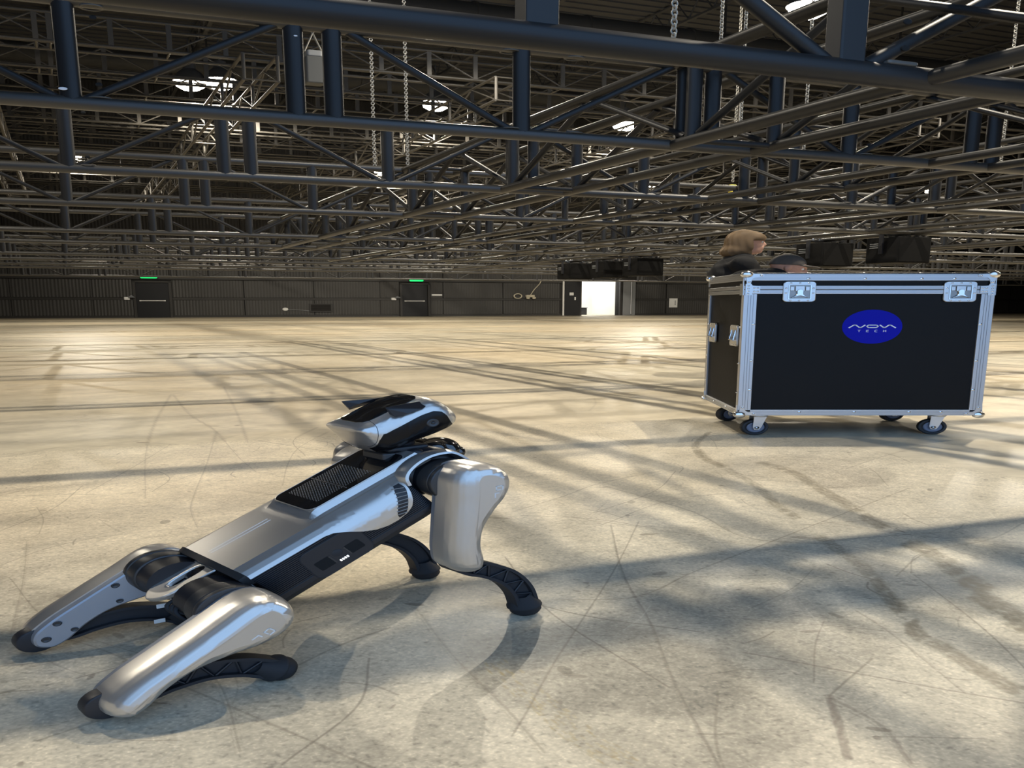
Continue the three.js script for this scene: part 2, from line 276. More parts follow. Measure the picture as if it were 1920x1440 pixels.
trimWall('wall_front', 'dark wall with the open loading gate', [box(ROOM.u0, GATE.u0, 0, ROOM.top, -GATE.w, -GATE.w + 0.3), box(GATE.u1, ROOM.u1, 0, ROOM.top, -GATE.w, -GATE.w + 0.3), box(GATE.u0, GATE.u1, GATE.h, ROOM.top, -GATE.w, -GATE.w + 0.3)], M.wallSteel);
{ // daylight in the open gate
  const c = place((GATE.u0 + GATE.u1) / 2, GATE.h / 2, GATE.w - 0.05), run = place(1, 0, 0).distanceTo(place(0, 0, 0));
  const L = new THREE.RectAreaLight(DAY, GATE_LIGHT, (GATE.u1 - GATE.u0) * run, GATE.h);
  L.position.copy(c); L.lookAt(c.clone().add(V(-Math.sin(TURN), 0, -Math.cos(TURN) * WIDE))); scene.add(L);
}
const ceiling = thing('ceiling', 'dark steel deck roof with open web joists', '', HALL, { kind: 'structure' });
{
  const y = ROOM.top;
  part(ceiling, 'roof_slab', box(ROOM.u0, ROOM.u1, y, y + 0.3, -ROOM.w1, -ROOM.w0), M.roofDeck);
  const rib = part(ceiling, 'deck_rib', box(ROOM.u0, ROOM.u1, y - 0.06, y, -18.12, -18), M.roofDeck);
  for (let w = 18.42; w < 36.8; w += 0.42) again(ceiling, rib, V(0, 0, -(w - 18)));
  // joists run away from the camera
  const web = []; for (let w = 16; w < 36.9; w += 1.0) { web.push(cyl(H(0, y - 0.9, w), H(0, y - 0.1, w + 0.5), 0.022, 6)); web.push(cyl(H(0, y - 0.1, w + 0.5), H(0, y - 0.9, w + 1), 0.022, 6)); }
  const jc = part(ceiling, 'joist_chord', [box(-0.05, 0.05, y - 0.97, y - 0.89, -37, -16), box(-0.05, 0.05, y - 0.12, y - 0.06, -37, -16)], M.roofSteel), jw = part(ceiling, 'joist_web', web, M.roofSteel);
  const place0 = -3; jc.position.add(turned(HALL, V(place0, 0, 0))); jw.position.add(turned(HALL, V(place0, 0, 0)));
  for (let u = 0.4; u < 40; u += 3.4) { again(ceiling, jc, V(u - place0, 0, 0)); again(ceiling, jw, V(u - place0, 0, 0)); }
}
function duct(label, w, y, r) {
  const t = thing('air_duct', label, 'duct', hallAt(-8, 0, w), { group: 'ducts under the roof' });
  part(t, 'duct_pipe', cyl(V(0, y, 0), V(50, y, 0), r, 24), M.duct);
  const f = part(t, 'duct_flange', cyl(V(0.97, y, 0), V(1.03, y, 0), r + 0.04, 24), M.duct); for (let u = 3.5; u < 48; u += 2.5) again(t, f, V(u - 1, 0, 0));
  const s = part(t, 'duct_strap', box(1.98, 2.02, y + r, ROOM.top, -0.02, 0.02), M.duct); for (let u = 7; u < 48; u += 5) again(t, s, V(u - 2, 0, 0));
}
duct('nearest dark round air duct running under the roof', 20.5, 10.9, 0.42);
duct('farther dark round air duct beneath the roof joists', 29, 11.6, 0.4);

// doors and things on the far wall
function exitDoor(n, u0, u1) {
  const d = thing('door_' + n, 'black steel fire exit door with a push bar', '', hallAt((u0 + u1) / 2, 0, ROOM.w1), { kind: 'structure' }), hw = (u1 - u0) / 2, h = 2.09;
  part(d, 'door_frame', [box(-hw - 0.09, -hw, 0, h + 0.09, 0.0, 0.16), box(hw, hw + 0.09, 0, h + 0.09, 0.0, 0.16), box(-hw - 0.09, hw + 0.09, h, h + 0.09, 0.0, 0.16)], M.wallSteel);
  part(d, 'door_leaf', rbox(-hw, hw, 0.01, h, 0.02, 0.09, 0.008), M.door);
  part(d, 'push_bar', [rbox(-hw + 0.1, hw - 0.12, 0.99, 1.04, 0.13, 0.17, 0.012), box(-hw + 0.1, -hw + 0.16, 0.98, 1.05, 0.09, 0.15), box(hw - 0.18, hw - 0.12, 0.98, 1.05, 0.09, 0.15)], M.white);
}
exitDoor(1, 2.24, 3.30); exitDoor(2, 11.52, 12.52);
for (const [u, h, l] of [[2.69, 2.4, 'green lit exit sign over the left black door'], [12.07, 2.36, 'green lit exit sign over the middle black door']]) {
  const s = thing('exit_sign', l, 'exit sign', hallAt(u, h, ROOM.w1), { group: 'exit signs' });
  part(s, 'sign_housing', rbox(-0.3, 0.3, -0.09, 0.1, 0.14, 0.2, 0.02), M.wallDark);
  part(s, 'sign_panel', puff(rrect(-0.27, 0.27, -0.07, 0.08, 0.05), [[0.2, 0], [0.215, 0.004]]), M.green);
}
{ // the open doorway and the white room behind it
  const D = DOORWAY, w = ROOM.w1, uc = (D.u0 + D.u1) / 2;
  const d = thing('door_3', 'open doorway with a black leaf folded back', '', hallAt(D.u0, 0, w), { kind: 'structure' });
  part(d, 'door_frame', [box(-0.1, 0, 0, D.h + 0.1, -0.3, 0.12), box(1.75, 1.85, 0, D.h + 0.1, -0.3, 0.12), box(-0.1, 1.85, D.h, D.h + 0.1, -0.3, 0.12)], M.wallSteel);
  part(d, 'door_leaf', rbox(-0.78, -0.1, 0.02, D.h, 0.13, 0.19, 0.01), M.door);
  part(d, 'edge_strip', box(-0.86, -0.79, 0.02, D.h - 0.05, 0.13, 0.16), M.white);
  part(d, 'door_plate', [rbox(-0.58, -0.4, 1.42, 1.62, 0.19, 0.2, 0.004), box(-0.36, -0.3, 1.1, 1.3, 0.19, 0.2)], M.white);
  part(d, 'side_leaf', rbox(1.86, 2.42, 0.02, D.h, 0.14, 0.2, 0.01), M.grey);
  part(d, 'pipe', cyl(V(2.2, 0.1, 0.24), V(2.2, 2.4, 0.24), 0.025, 8), M.zinc);
  const r = thing('wall_passage', 'white painted room behind the open doorway', '', hallAt(uc, 0, w + 0.3), { kind: 'structure' });
  part(r, 'passage_wall', [box(-1.6, 1.9, 0, 3, -4.2, -4), box(-1.8, -1.6, 0, 3, -4.2, 0), box(1.9, 2.1, 0, 3, -4.2, 0), box(-1.8, 2.1, 3, 3.2, -4.2, 0)], M.white);
  part(r, 'passage_floor', box(-1.8, 2.1, -0.2, 0, -4.2, 0), M.cream);
  const lf = thing('tube_light', 'white ceiling tube light in the room behind the doorway', 'lamp', hallAt(uc, 2.9, w + 2));
  part(lf, 'tube', rbox(-0.6, 0.6, -0.04, 0.04, -0.08, 0.08, 0.03), std(lin(1, 1, 1), 0.5, 0, { emissive: lin(1, 0.98, 0.95), emissiveIntensity: 6 }));
  part(lf, 'fixture_base', box(-0.65, 0.65, 0.041, 0.1, -0.1, 0.1), M.grey);
  const pl = new THREE.PointLight(lin(1, 0.97, 0.92), 26); pl.position.copy(place(uc, 2.7, w + 2)); pl.castShadow = true; scene.add(pl);
  const lk = thing('locker', 'grey metal locker just inside the open doorway', 'locker', hallAt(uc - 0.7, 0, w + 2.6)); part(lk, 'locker_body', rbox(-0.35, 0.25, 0, 1.8, -0.3, 0.3, 0.02), M.grey); part(lk, 'locker_door', rbox(-0.3, 0.2, 0.08, 1.74, 0.3, 0.315, 0.005), M.grey);
  const cr = thing('crate', 'low black crate on the floor inside the open doorway', 'crate', hallAt(uc + 0.35, 0, w + 3)); part(cr, 'crate_body', rbox(-0.5, 0.5, 0, 0.5, -0.3, 0.3, 0.03), M.blackMatte); part(cr, 'crate_lid', rbox(-0.52, 0.52, 0.5, 0.55, -0.32, 0.32, 0.015), M.blackSatin);
}
{
  const g = thing('vent_grille', 'square dark vent grille low on the far wall', 'vent', hallAt(8.47, 0.58, ROOM.w1));
  part(g, 'grille_frame', [box(-0.42, 0.42, 0.2, 0.26, 0.06, 0.15), box(-0.42, 0.42, -0.26, -0.2, 0.06, 0.15), box(-0.42, -0.36, -0.2, 0.2, 0.06, 0.15), box(0.36, 0.42, -0.2, 0.2, 0.06, 0.15)], M.wallSteel);
  part(g, 'grille_back', box(-0.36, 0.36, -0.2, 0.2, 0.085, 0.095), M.hole);
  const sl = part(g, 'louvre', box(-0.36, 0.36, -0.19, -0.165, 0.1, 0.13), M.wallDark); for (let k = 1; k < 8; k++) again(g, sl, V(0, k * 0.05, 0));
  const e = thing('emergency_light', 'cream twin spot emergency light with a cable on the far wall', 'lamp', hallAt(16.7, 1.3, ROOM.w1));
  part(e, 'battery_box', rbox(-0.16, 0.2, -0.02, 0.14, 0.08, 0.2, 0.02), M.cream);
  for (const x of [-0.1, 0.16]) part(e, 'lamp_head', lathe(V(x, -0.06, 0.2), V(0, -0.2, 1), [[0, -0.06], [0.06, -0.05], [0.085, 0.02], [0.07, 0.03], [0, 0.03]], 14), M.cream);
  part(e, 'cable_loop', new THREE.TorusGeometry(0.16, 0.03, 8, 20).translate(-0.5, 0.06, 0.14), M.cream);
  part(e, 'cable', tube([V(0.05, 0.14, 0.12), V(0.2, 0.5, 0.12), V(0.45, 1.0, 0.16), V(0.55, 1.6, 0.12)], 0.02, 6), M.cream);
  const n = thing('notice', 'white notice board sheet on the far wall right of the doorway', 'notice', hallAt(23.28, 0.9, ROOM.w1));
  part(n, 'sheet', rbox(-0.2, 0.2, -0.33, 0.33, 0.085, 0.11, 0.008), M.white); part(n, 'printed_lines', [0.12, 0.05, -0.02, -0.09, -0.16].map(y => box(0.06, 0.12, y, y + 0.05, 0.11, 0.113)), M.grey);
  const s = thing('sign_plate', 'small white sign plate right of the middle exit door', 'sign', hallAt(12.9, 1.42, ROOM.w1)); part(s, 'plate', rbox(-0.2, 0.2, -0.05, 0.05, 0.085, 0.105, 0.008), M.white); part(s, 'backing', rbox(-0.22, 0.22, -0.07, 0.07, 0.075, 0.09, 0.006), M.grey);
  for (const [u, l] of [[1.95, 'small white call point left of the left exit door'], [11.2, 'small pale call point left of the middle exit door']]) { const c = thing('call_point', l, 'alarm', hallAt(u, 1.07, ROOM.w1)); part(c, 'housing', rbox(-0.09, 0.09, 0.0, 0.16, 0.08, 0.17, 0.02), M.white); part(c, 'hood', new THREE.CylinderGeometry(0.02, 0.16, 0.14, 4).rotateY(Math.PI / 4).translate(0.14, 0.2, 0.17), M.grey); }
  const b = thing('wall_socket', 'white round socket box low on the far wall', 'socket', hallAt(7.2, 0.49, ROOM.w1)); part(b, 'socket_cap', lathe(V(0, 0, 0.075), V(0, 0, 1), [[0.1, 0], [0.1, 0.05], [0.07, 0.08], [0, 0.08]], 16), M.white); part(b, 'socket_cable', tube([V(0.08, -0.02, 0.1), V(0.4, -0.03, 0.1), V(0.9, -0.12, 0.1)], 0.018, 6), M.grey);
}
// ------------------------------------------------------------------ the lowered lighting trusses
const LOW = 1.75, TALL = 0.45, MOD = 1.29, PAIR = 0.715;     // underside height, height, module, place of a bolted joint
function trussParts(t, u0, u1, r, mats, fine) {              // own metres: x along, y up, chord centres at y = 0 and TALL
  const bottom = part(t, 'chord', cyl(V(u0, 0, 0), V(u1, 0, 0), r, 14), mats[0]); again(t, bottom, V(0, TALL, 0));
  const n0 = Math.ceil((u0 - PAIR) / MOD), n1 = Math.floor((u1 - PAIR) / MOD);
  let post, up, down, weld;
  for (let n = n0; n <= n1; n++) {
    const x = PAIR + n * MOD, x0 = PAIR;
    if (!post) {
      post = part(t, 'post', cyl(V(0, 0, 0), V(0, TALL, 0), r * 0.94, 14), mats[1]); t.remove(post);
      up = part(t, 'diagonal', cyl(V(0.05, TALL - r * 0.6, 0), V(MOD / 2 - 0.09, r * 0.6, 0), r * 0.52, 10), mats[1]); t.remove(up);
      down = part(t, 'diagonal', cyl(V(-0.05, TALL - r * 0.6, 0), V(-MOD / 2 + 0.09, r * 0.6, 0), r * 0.52, 10), mats[1]); t.remove(down);
      if (fine) { weld = part(t, 'weld_bead', new THREE.TorusGeometry(r * 0.97, r * 0.13, 6, 18).rotateX(Math.PI / 2).translate(0, r * 0.86, 0), M.weld); t.remove(weld); }
    }
    for (const [d, pair] of [[-0.055, 1], [0.055, 1], [MOD / 2, 0]]) {
      if (x + d > u1 || x + d < u0) continue;
      const p = again(t, post, V(x + d, 0, 0));
      if (fine) { again(t, weld, V(x + d, 0, 0), p); again(t, weld, V(x + d, TALL - 2 * r * 0.86, 0), p); }
      if (fine && !pair) for (const y of [0.08, TALL - 0.08]) part(t, 'bolt_hole', lathe(V(x + d, y, r * 0.93), V(0, 0, 1), [[0.009, -0.004], [0.009, 0.002], [0, 0.002]], 10), M.hole, p);
    }
    again(t, up, V(x + 0.055, 0, 0)); again(t, down, V(x - 0.055, 0, 0));
  }
}
const ORD = ['second', 'third', 'fourth', 'fifth', 'sixth', 'seventh', 'eighth', 'ninth', 'tenth', 'eleventh'];
const LOWS = [[3.07, 9.1], [4.51, 11.7], [6.0, 14.3], [8.2, 18.1], [9.68, 19.4], [12.0, 23.3], [13.4, 24.6], [15.0, 27.2], [16.3, 28.4], [21.0, 33.6]];
LOWS.forEach(([w, u1], i) => {
  const t = thing('lattice_truss', `black tube lattice truss, ${ORD[i]} from the camera in the lowered row`, 'truss', hallAt(0, LOW, w), { group: 'lowered cross trusses' });
  trussParts(t, -3.2, u1, 0.03, [M.trussPipe, M.truss], i < 2);
  if (i === 0) for (const [x, y, s] of [[0.05, 0.05, 0.012], [0.66, 0.38, 0.006], [1.95, 0.28, 0.012]]) part(t, 'chipped_paint', new THREE.SphereGeometry(s, 8, 5).scale(1, 0.6, 0.15).translate(x + 0.002, y, 0.029), M.chipped);
});
{ // the nearest one, heavier: tube chord with square posts
  const t = thing('heavy_truss', 'nearest overhead black truss with square posts', 'truss', hallAt(0, LOW, 1.975));
  const c = part(t, 'chord', cyl(V(-3.2, 0, 0), V(6.5, 0, 0), 0.044, 24), M.truss); again(t, c, V(0, 0.62, 0));
  const sq = part(t, 'post', rbox(-0.036, 0.036, 0.02, 0.6, -0.03, 0.03, 0.006), M.truss); t.remove(sq);
  const wl = part(t, 'weld_bead', rbox(-0.044, 0.044, 0.032, 0.05, -0.037, 0.037, 0.008), M.weld); t.remove(wl);
  for (let k = -5; k <= 7; k++) {
    const x = 0.908 + k * 0.766, p = again(t, sq, V(x, 0, 0)); again(t, wl, V(x, 0, 0), p);
    for (const y of [0.1, 0.2]) part(t, 'bolt_hole', lathe(V(x + 0.006, y, 0.029), V(0, 0, 1), [[0.011, -0.004], [0.011, 0.002], [0, 0.002]], 12), M.hole, p);
    if (k & 1) for (const s of [-1, 1]) part(t, 'diagonal', cyl(V(x + s * 0.06, 0.03, 0), V(x + s * 0.71, 0.6, 0), 0.024, 12), M.truss);
  }
}
// box trusses running away from the camera, over the cross trusses' joints
function boxTruss(label, u, w0, w1, low, tall, wide, r, mats, group, step) {
  const t = thing('box_truss', label, 'truss', hallAt(u, low, w0), { group }), L = w1 - w0, hw = wide / 2;
  const c = part(t, 'chord', cyl(V(-hw, 0, 0), V(-hw, 0, -L), r, 12), mats[0]); again(t, c, V(wide, 0, 0)); again(t, c, V(0, tall, 0)); again(t, c, V(wide, tall, 0));
  const post = part(t, 'post', cyl(V(-hw, 0, 0), V(-hw, tall, 0), r * 0.9, 10), mats[1]), cross = part(t, 'cross_bar', cyl(V(-hw, 0, 0), V(hw, 0, 0), r * 0.6, 8), mats[1]);
  const dg = part(t, 'diagonal', cyl(V(-hw, r, -0.04), V(-hw, tall - r, -step / 2 + 0.03), r * 0.55, 8), mats[1]), dg2 = part(t, 'diagonal', cyl(V(-hw, tall - r, -step / 2 - 0.03), V(-hw, r, -step + 0.04), r * 0.55, 8), mats[1]);
  for (let k = 0; k * step < L; k++) {
    const d = V(0, 0, -k * step);
    if (k) { again(t, post, d); again(t, cross, d); }
    again(t, post, V(wide, 0, -k * step)); again(t, cross, V(0, tall, -k * step));
    if ((k + 1) * step <= L) { if (k) { again(t, dg, d); again(t, dg2, d); } again(t, dg, V(wide, 0, d.z)); again(t, dg2, V(wide, 0, d.z)); }
  }
  return t;
}
const trussMats = [M.trussLong, M.truss];
boxTruss('black box truss running back from overhead, leftmost of the five', 2.07, 1.5, 10.3, LOW, TALL, 0.32, 0.03, trussMats, 'lowered lengthwise trusses', 1.45);
boxTruss('black box truss running back, second from the left', 3.18, 2.4, 12.6, LOW, TALL, 0.3, 0.027, trussMats, 'lowered lengthwise trusses', 1.45);
boxTruss('black box truss running back, third from the left', 4.4, 3.1, 12.6, LOW, TALL, 0.3, 0.027, trussMats, 'lowered lengthwise trusses', 1.45);
boxTruss('black box truss running back that carries the speakers, fourth from the left', 5.62, 4.5, 14.7, LOW, TALL, 0.4, 0.027, trussMats, 'lowered lengthwise trusses', 1.45);
boxTruss('black box truss running back, rightmost of the five', 7.6, 5.8, 14.6, LOW, TALL, 0.3, 0.027, trussMats, 'lowered lengthwise trusses', 1.45);

// the raised grid far behind: dusty trusses high under the roof
const HIGH = 6.1, hm = [M.highTruss, M.highTruss];
function highTruss(i, w, u1) {
  const t = thing('grid_truss', `dusty raised truss high under the roof, ${['first', ...ORD][i]} counting back to the far wall`, 'truss', hallAt(0, HIGH + (i % 3) * 0.12, w), { group: 'raised grid trusses' });
  const c = part(t, 'chord', cyl(V(-5, 0, 0), V(u1, 0, 0), 0.028, 6), hm[0]); again(t, c, V(0, 0.55, 0)); again(t, c, V(0, 0.55, -0.4)); again(t, c, V(0, 0, -0.4));
  const p = part(t, 'post', box(-0.03, 0.03, 0, 0.55, -0.015, 0.015), hm[0]), a = part(t, 'diagonal', cyl(V(0, 0.53, 0), V(0.64, 0.02, 0), 0.016, 5), hm[0]), b = part(t, 'diagonal', cyl(V(0, 0.53, 0), V(-0.64, 0.02, 0), 0.016, 5), hm[0]), q = part(t, 'cross_bar', cyl(V(0, 0, 0), V(0, 0, -0.4), 0.016, 5), hm[0]);
  for (let x = -4.4; x < u1 - 0.7; x += 1.3) { again(t, p, V(x, 0, 0)); again(t, a, V(x, 0, 0)); again(t, b, V(x, 0, 0)); again(t, q, V(x + 0.65, 0, 0)); again(t, p, V(x + 0.65, 0, 0)); }
}
[13.6, 15.4, 17.2, 19.0, 20.8, 22.6, 24.6, 26.8, 29.2, 31.8].forEach((w, i) => highTruss(i, w, Math.min(34, w * 1.15 + 1)));
[-0.8, 2.4, 5.6, 9.0, 12.8, 17].forEach((u, i) => boxTruss(`dusty lengthwise truss of the raised grid, ${['leftmost', 'second', 'third', 'fourth', 'fifth', 'rightmost'][i]} of six`, u, 13, 34, HIGH - 0.62, 0.5, 0.4, 0.026, hm, 'raised lengthwise trusses', 1.75));

// ------------------------------------------------------------------ hall lamps
function lamp(u, w, h, label, on = LAMP) {
  const t = thing('high_bay_lamp', label, 'lamp', hallAt(u, h, w), { group: 'hall lamps' });
  part(t, 'ballast', [cyl(V(0, 0.32, 0), V(0, 0.5, 0), 0.1, 16), cyl(V(0, 0.5, 0), V(0, 1.1, 0), 0.012, 6)], M.lampBody);
  part(t, 'reflector', lathe(V(0, 0, 0), V(0, 1, 0), [[0.27, 0], [0.262, 0.01], [0.2, 0.2], [0.11, 0.32], [0.1, 0.32]], 24), M.lampBody);
  part(t, 'bulb', lathe(V(0, 0.02, 0), V(0, 1, 0), [[0, -0.26], [0.12, -0.24], [0.22, -0.15], [0.25, -0.02], [0.22, 0.02], [0.08, 0.2], [0, 0.2]], 18), M.glow);
  const L = new THREE.SpotLight(WARM, on, 0, 1.5, 0.2); L.position.copy(place(u, h - 0.28, w)); L.target.position.copy(place(u, 0, w)); L.shadow.radius = 3.5; L.castShadow = true; scene.add(L, L.target);
}
const LH = 7.0;
for (const [u, w, l, k] of [
  [2.17, 17.8, 'glowing hall lamp, leftmost of the lit row', 1.3], [2.6, 17.55, 'glowing hall lamp just right of the leftmost one', 0.6], [6.3, 17.9, 'glowing hall lamp in the middle of the lit row', 1], [10.35, 18.4, 'glowing hall lamp, rightmost of the lit row', 1.2],
  [4.2, 3.4, 'hall lamp over the flight case', 1.35], [0.3, 3.4, 'unseen fill lamp added nearest over the robot dog', 0.55], [-3.8, 3.4, 'unseen fill lamp added on the left near the camera', 0.65], [8.1, 3.4, 'hall lamp over the right side near the camera', 0.85], [12, 3.6, 'hall lamp far to the right near the camera', 1.2], [4.2, 10.6, 'hall lamp over the middle of the trusses', 1.1], [8.4, 10.6, 'hall lamp over the speakers', 0.9], [13, 10.6, 'hall lamp right of the middle row', 1], [-2.8, 10.6, 'unseen fill lamp added on the left of the middle row', 0.25],  // unseen fills added: over the dog, left near camera, left of middle row
  [0.5, 27, 'hall lamp at the back left', 1.4], [8, 27, 'hall lamp at the back in the middle', 1.4], [16, 27, 'hall lamp at the back right', 1.4], [25, 25, 'hall lamp at the far right', 1.6]]) lamp(u, w, LH, l, LAMP * k);

// ------------------------------------------------------------------ chains and hoists
function chain(label, u, w, y0, y1, link, fine, hoist) {
  const t = thing('hoist_chain', label, 'chain', hallAt(u, y0, w), { group: 'hoist chains' }), n = Math.floor((y1 - y0) / (link * 0.72));
  const g = new THREE.TorusGeometry(link * 0.3, link * 0.1, 6, 10).scale(1, 1.55, 1), g2 = g.clone().rotateY(Math.PI / 2), seen = fine ? Math.min(n, 300) : 0;
  if (seen) { const a = part(t, 'chain_link', g, M.chain), b = part(t, 'chain_link', g2.clone().translate(0, link * 0.72, 0), M.chain); for (let k = 2; k < seen; k++) again(t, k & 1 ? b : a, V(0, (k - (k & 1)) * link * 0.72, 0)); }
  const rest = []; for (let k = seen; k < n; k++) rest.push((k & 1 ? g2 : g).clone().translate(0, k * link * 0.72, 0));
  if (rest.length) part(t, 'chain_run', rest, M.chain).userData.kind = 'stuff';
  if (hoist) { part(t, 'hook_block', [rbox(-0.03, 0.03, -0.16, -0.05, -0.02, 0.02, 0.012), new THREE.TorusGeometry(0.035, 0.011, 6, 14, 4.6).translate(0, -0.2, 0)], hoist); }
}
chain('near steel hoist chain, thickest one, on the second truss', 1.9, 3.07, LOW + TALL + 0.03, 6.9, 0.034, true);
chain('thin hoist chain just right of the thick near chain', 3.06, 4.51, LOW + TALL + 0.03, 8.9, 0.03, false);
chain('thin hoist chain, second right of the thick near chain', 3.2, 4.51, LOW + TALL + 0.03, 8.9, 0.028, false);
chain('hoist chain left of the middle, on the fourth truss', 1.73, 6.0, LOW + TALL + 0.03, 9.5, 0.03, false);
chain('hoist chain left of the middle, right one of the two', 1.93, 6.0, LOW + TALL + 0.03, 9.5, 0.03, false);
chain('hoist chain with yellow hook hanging free over the middle', 4.85, 6.9, 2.5, 10, 0.034, false, M.yellow);
chain('hoist chain near the right edge behind the square post', 3.6, 4.51, LOW + TALL + 0.03, 9, 0.03, false);
chain('hoist chain at the far right edge', 5.0, 4.51, LOW + TALL + 0.03, 9, 0.03, false);
chain('hoist chain near the left lamps high up', 1.47, 13.6, HIGH + 1.4, 12.9, 0.06, false);
chain('hoist chain above the grey hoist motor', 2.8, 12.0, 6.1, 12.9, 0.06, false);
{
  const h = thing('hoist_motor', 'grey chain hoist motor hanging left of the middle', 'hoist', hallAt(2.8, 5.12, 12.0));
  part(h, 'motor_body', rbox(-0.11, 0.11, 0, 0.5, -0.1, 0.1, 0.03), M.hoist); part(h, 'end_cap', rbox(-0.09, 0.09, 0.5, 0.62, -0.08, 0.08, 0.03), M.grey);
  part(h, 'bridle', [cyl(V(-0.1, 0.6, 0), V(0, 0.95, 0), 0.012, 6), cyl(V(0.1, 0.6, 0), V(0, 0.95, 0), 0.012, 6)], M.chain);
}
// ------------------------------------------------------------------ hanging speakers
for (const [u, w, l] of [[5.87, 11.6, 'black cube speaker hanging under a truss, leftmost, over the open doorway'], [5.95, 10.85, 'black cube speaker hanging second from left near the doorway'], [5.87, 9.95, 'black cube speaker hanging third from left, beside the doorway'], [5.83, 6.95, 'black cube speaker hanging above the flight case, left one'], [5.83, 6.12, 'black cube speaker hanging above the flight case, right one']]) {
  const t = thing('hanging_speaker', l, 'speaker', hallAt(u, 1.36, w), { group: 'hanging speakers' }), s = 0.165;
  part(t, 'cabinet', rbox(-s, s, 0, 0.34, -s, s, 0.014), M.speaker);
  part(t, 'grille', puff(rrect(-s + 0.015, s - 0.015, 0.015, 0.325, 0.012), [[s, 0], [s + 0.006, 0.003]]), M.speaker);
  part(t, 'vent_slot', [0.2, 0.225, 0.25].map(y => box(-s - 0.004, -s + 0.004, y, y + 0.01, -0.12, -0.03)), M.grey);
  part(t, 'yoke', [box(-s - 0.012, -s, 0.12, 0.38, -0.02, 0.02), box(s, s + 0.012, 0.12, 0.38, -0.02, 0.02), box(-s - 0.012, s + 0.012, 0.37, 0.382, -0.02, 0.02)], M.blackSatin);
  for (const x of [-0.09, 0.09]) part(t, 'clamp', [new THREE.TorusGeometry(0.034, 0.01, 6, 14).translate(x, 0.395, 0), cyl(V(x - 0.03, 0.385, 0.02), V(x + 0.04, 0.42, 0.03), 0.008, 6)], M.chrome);
}
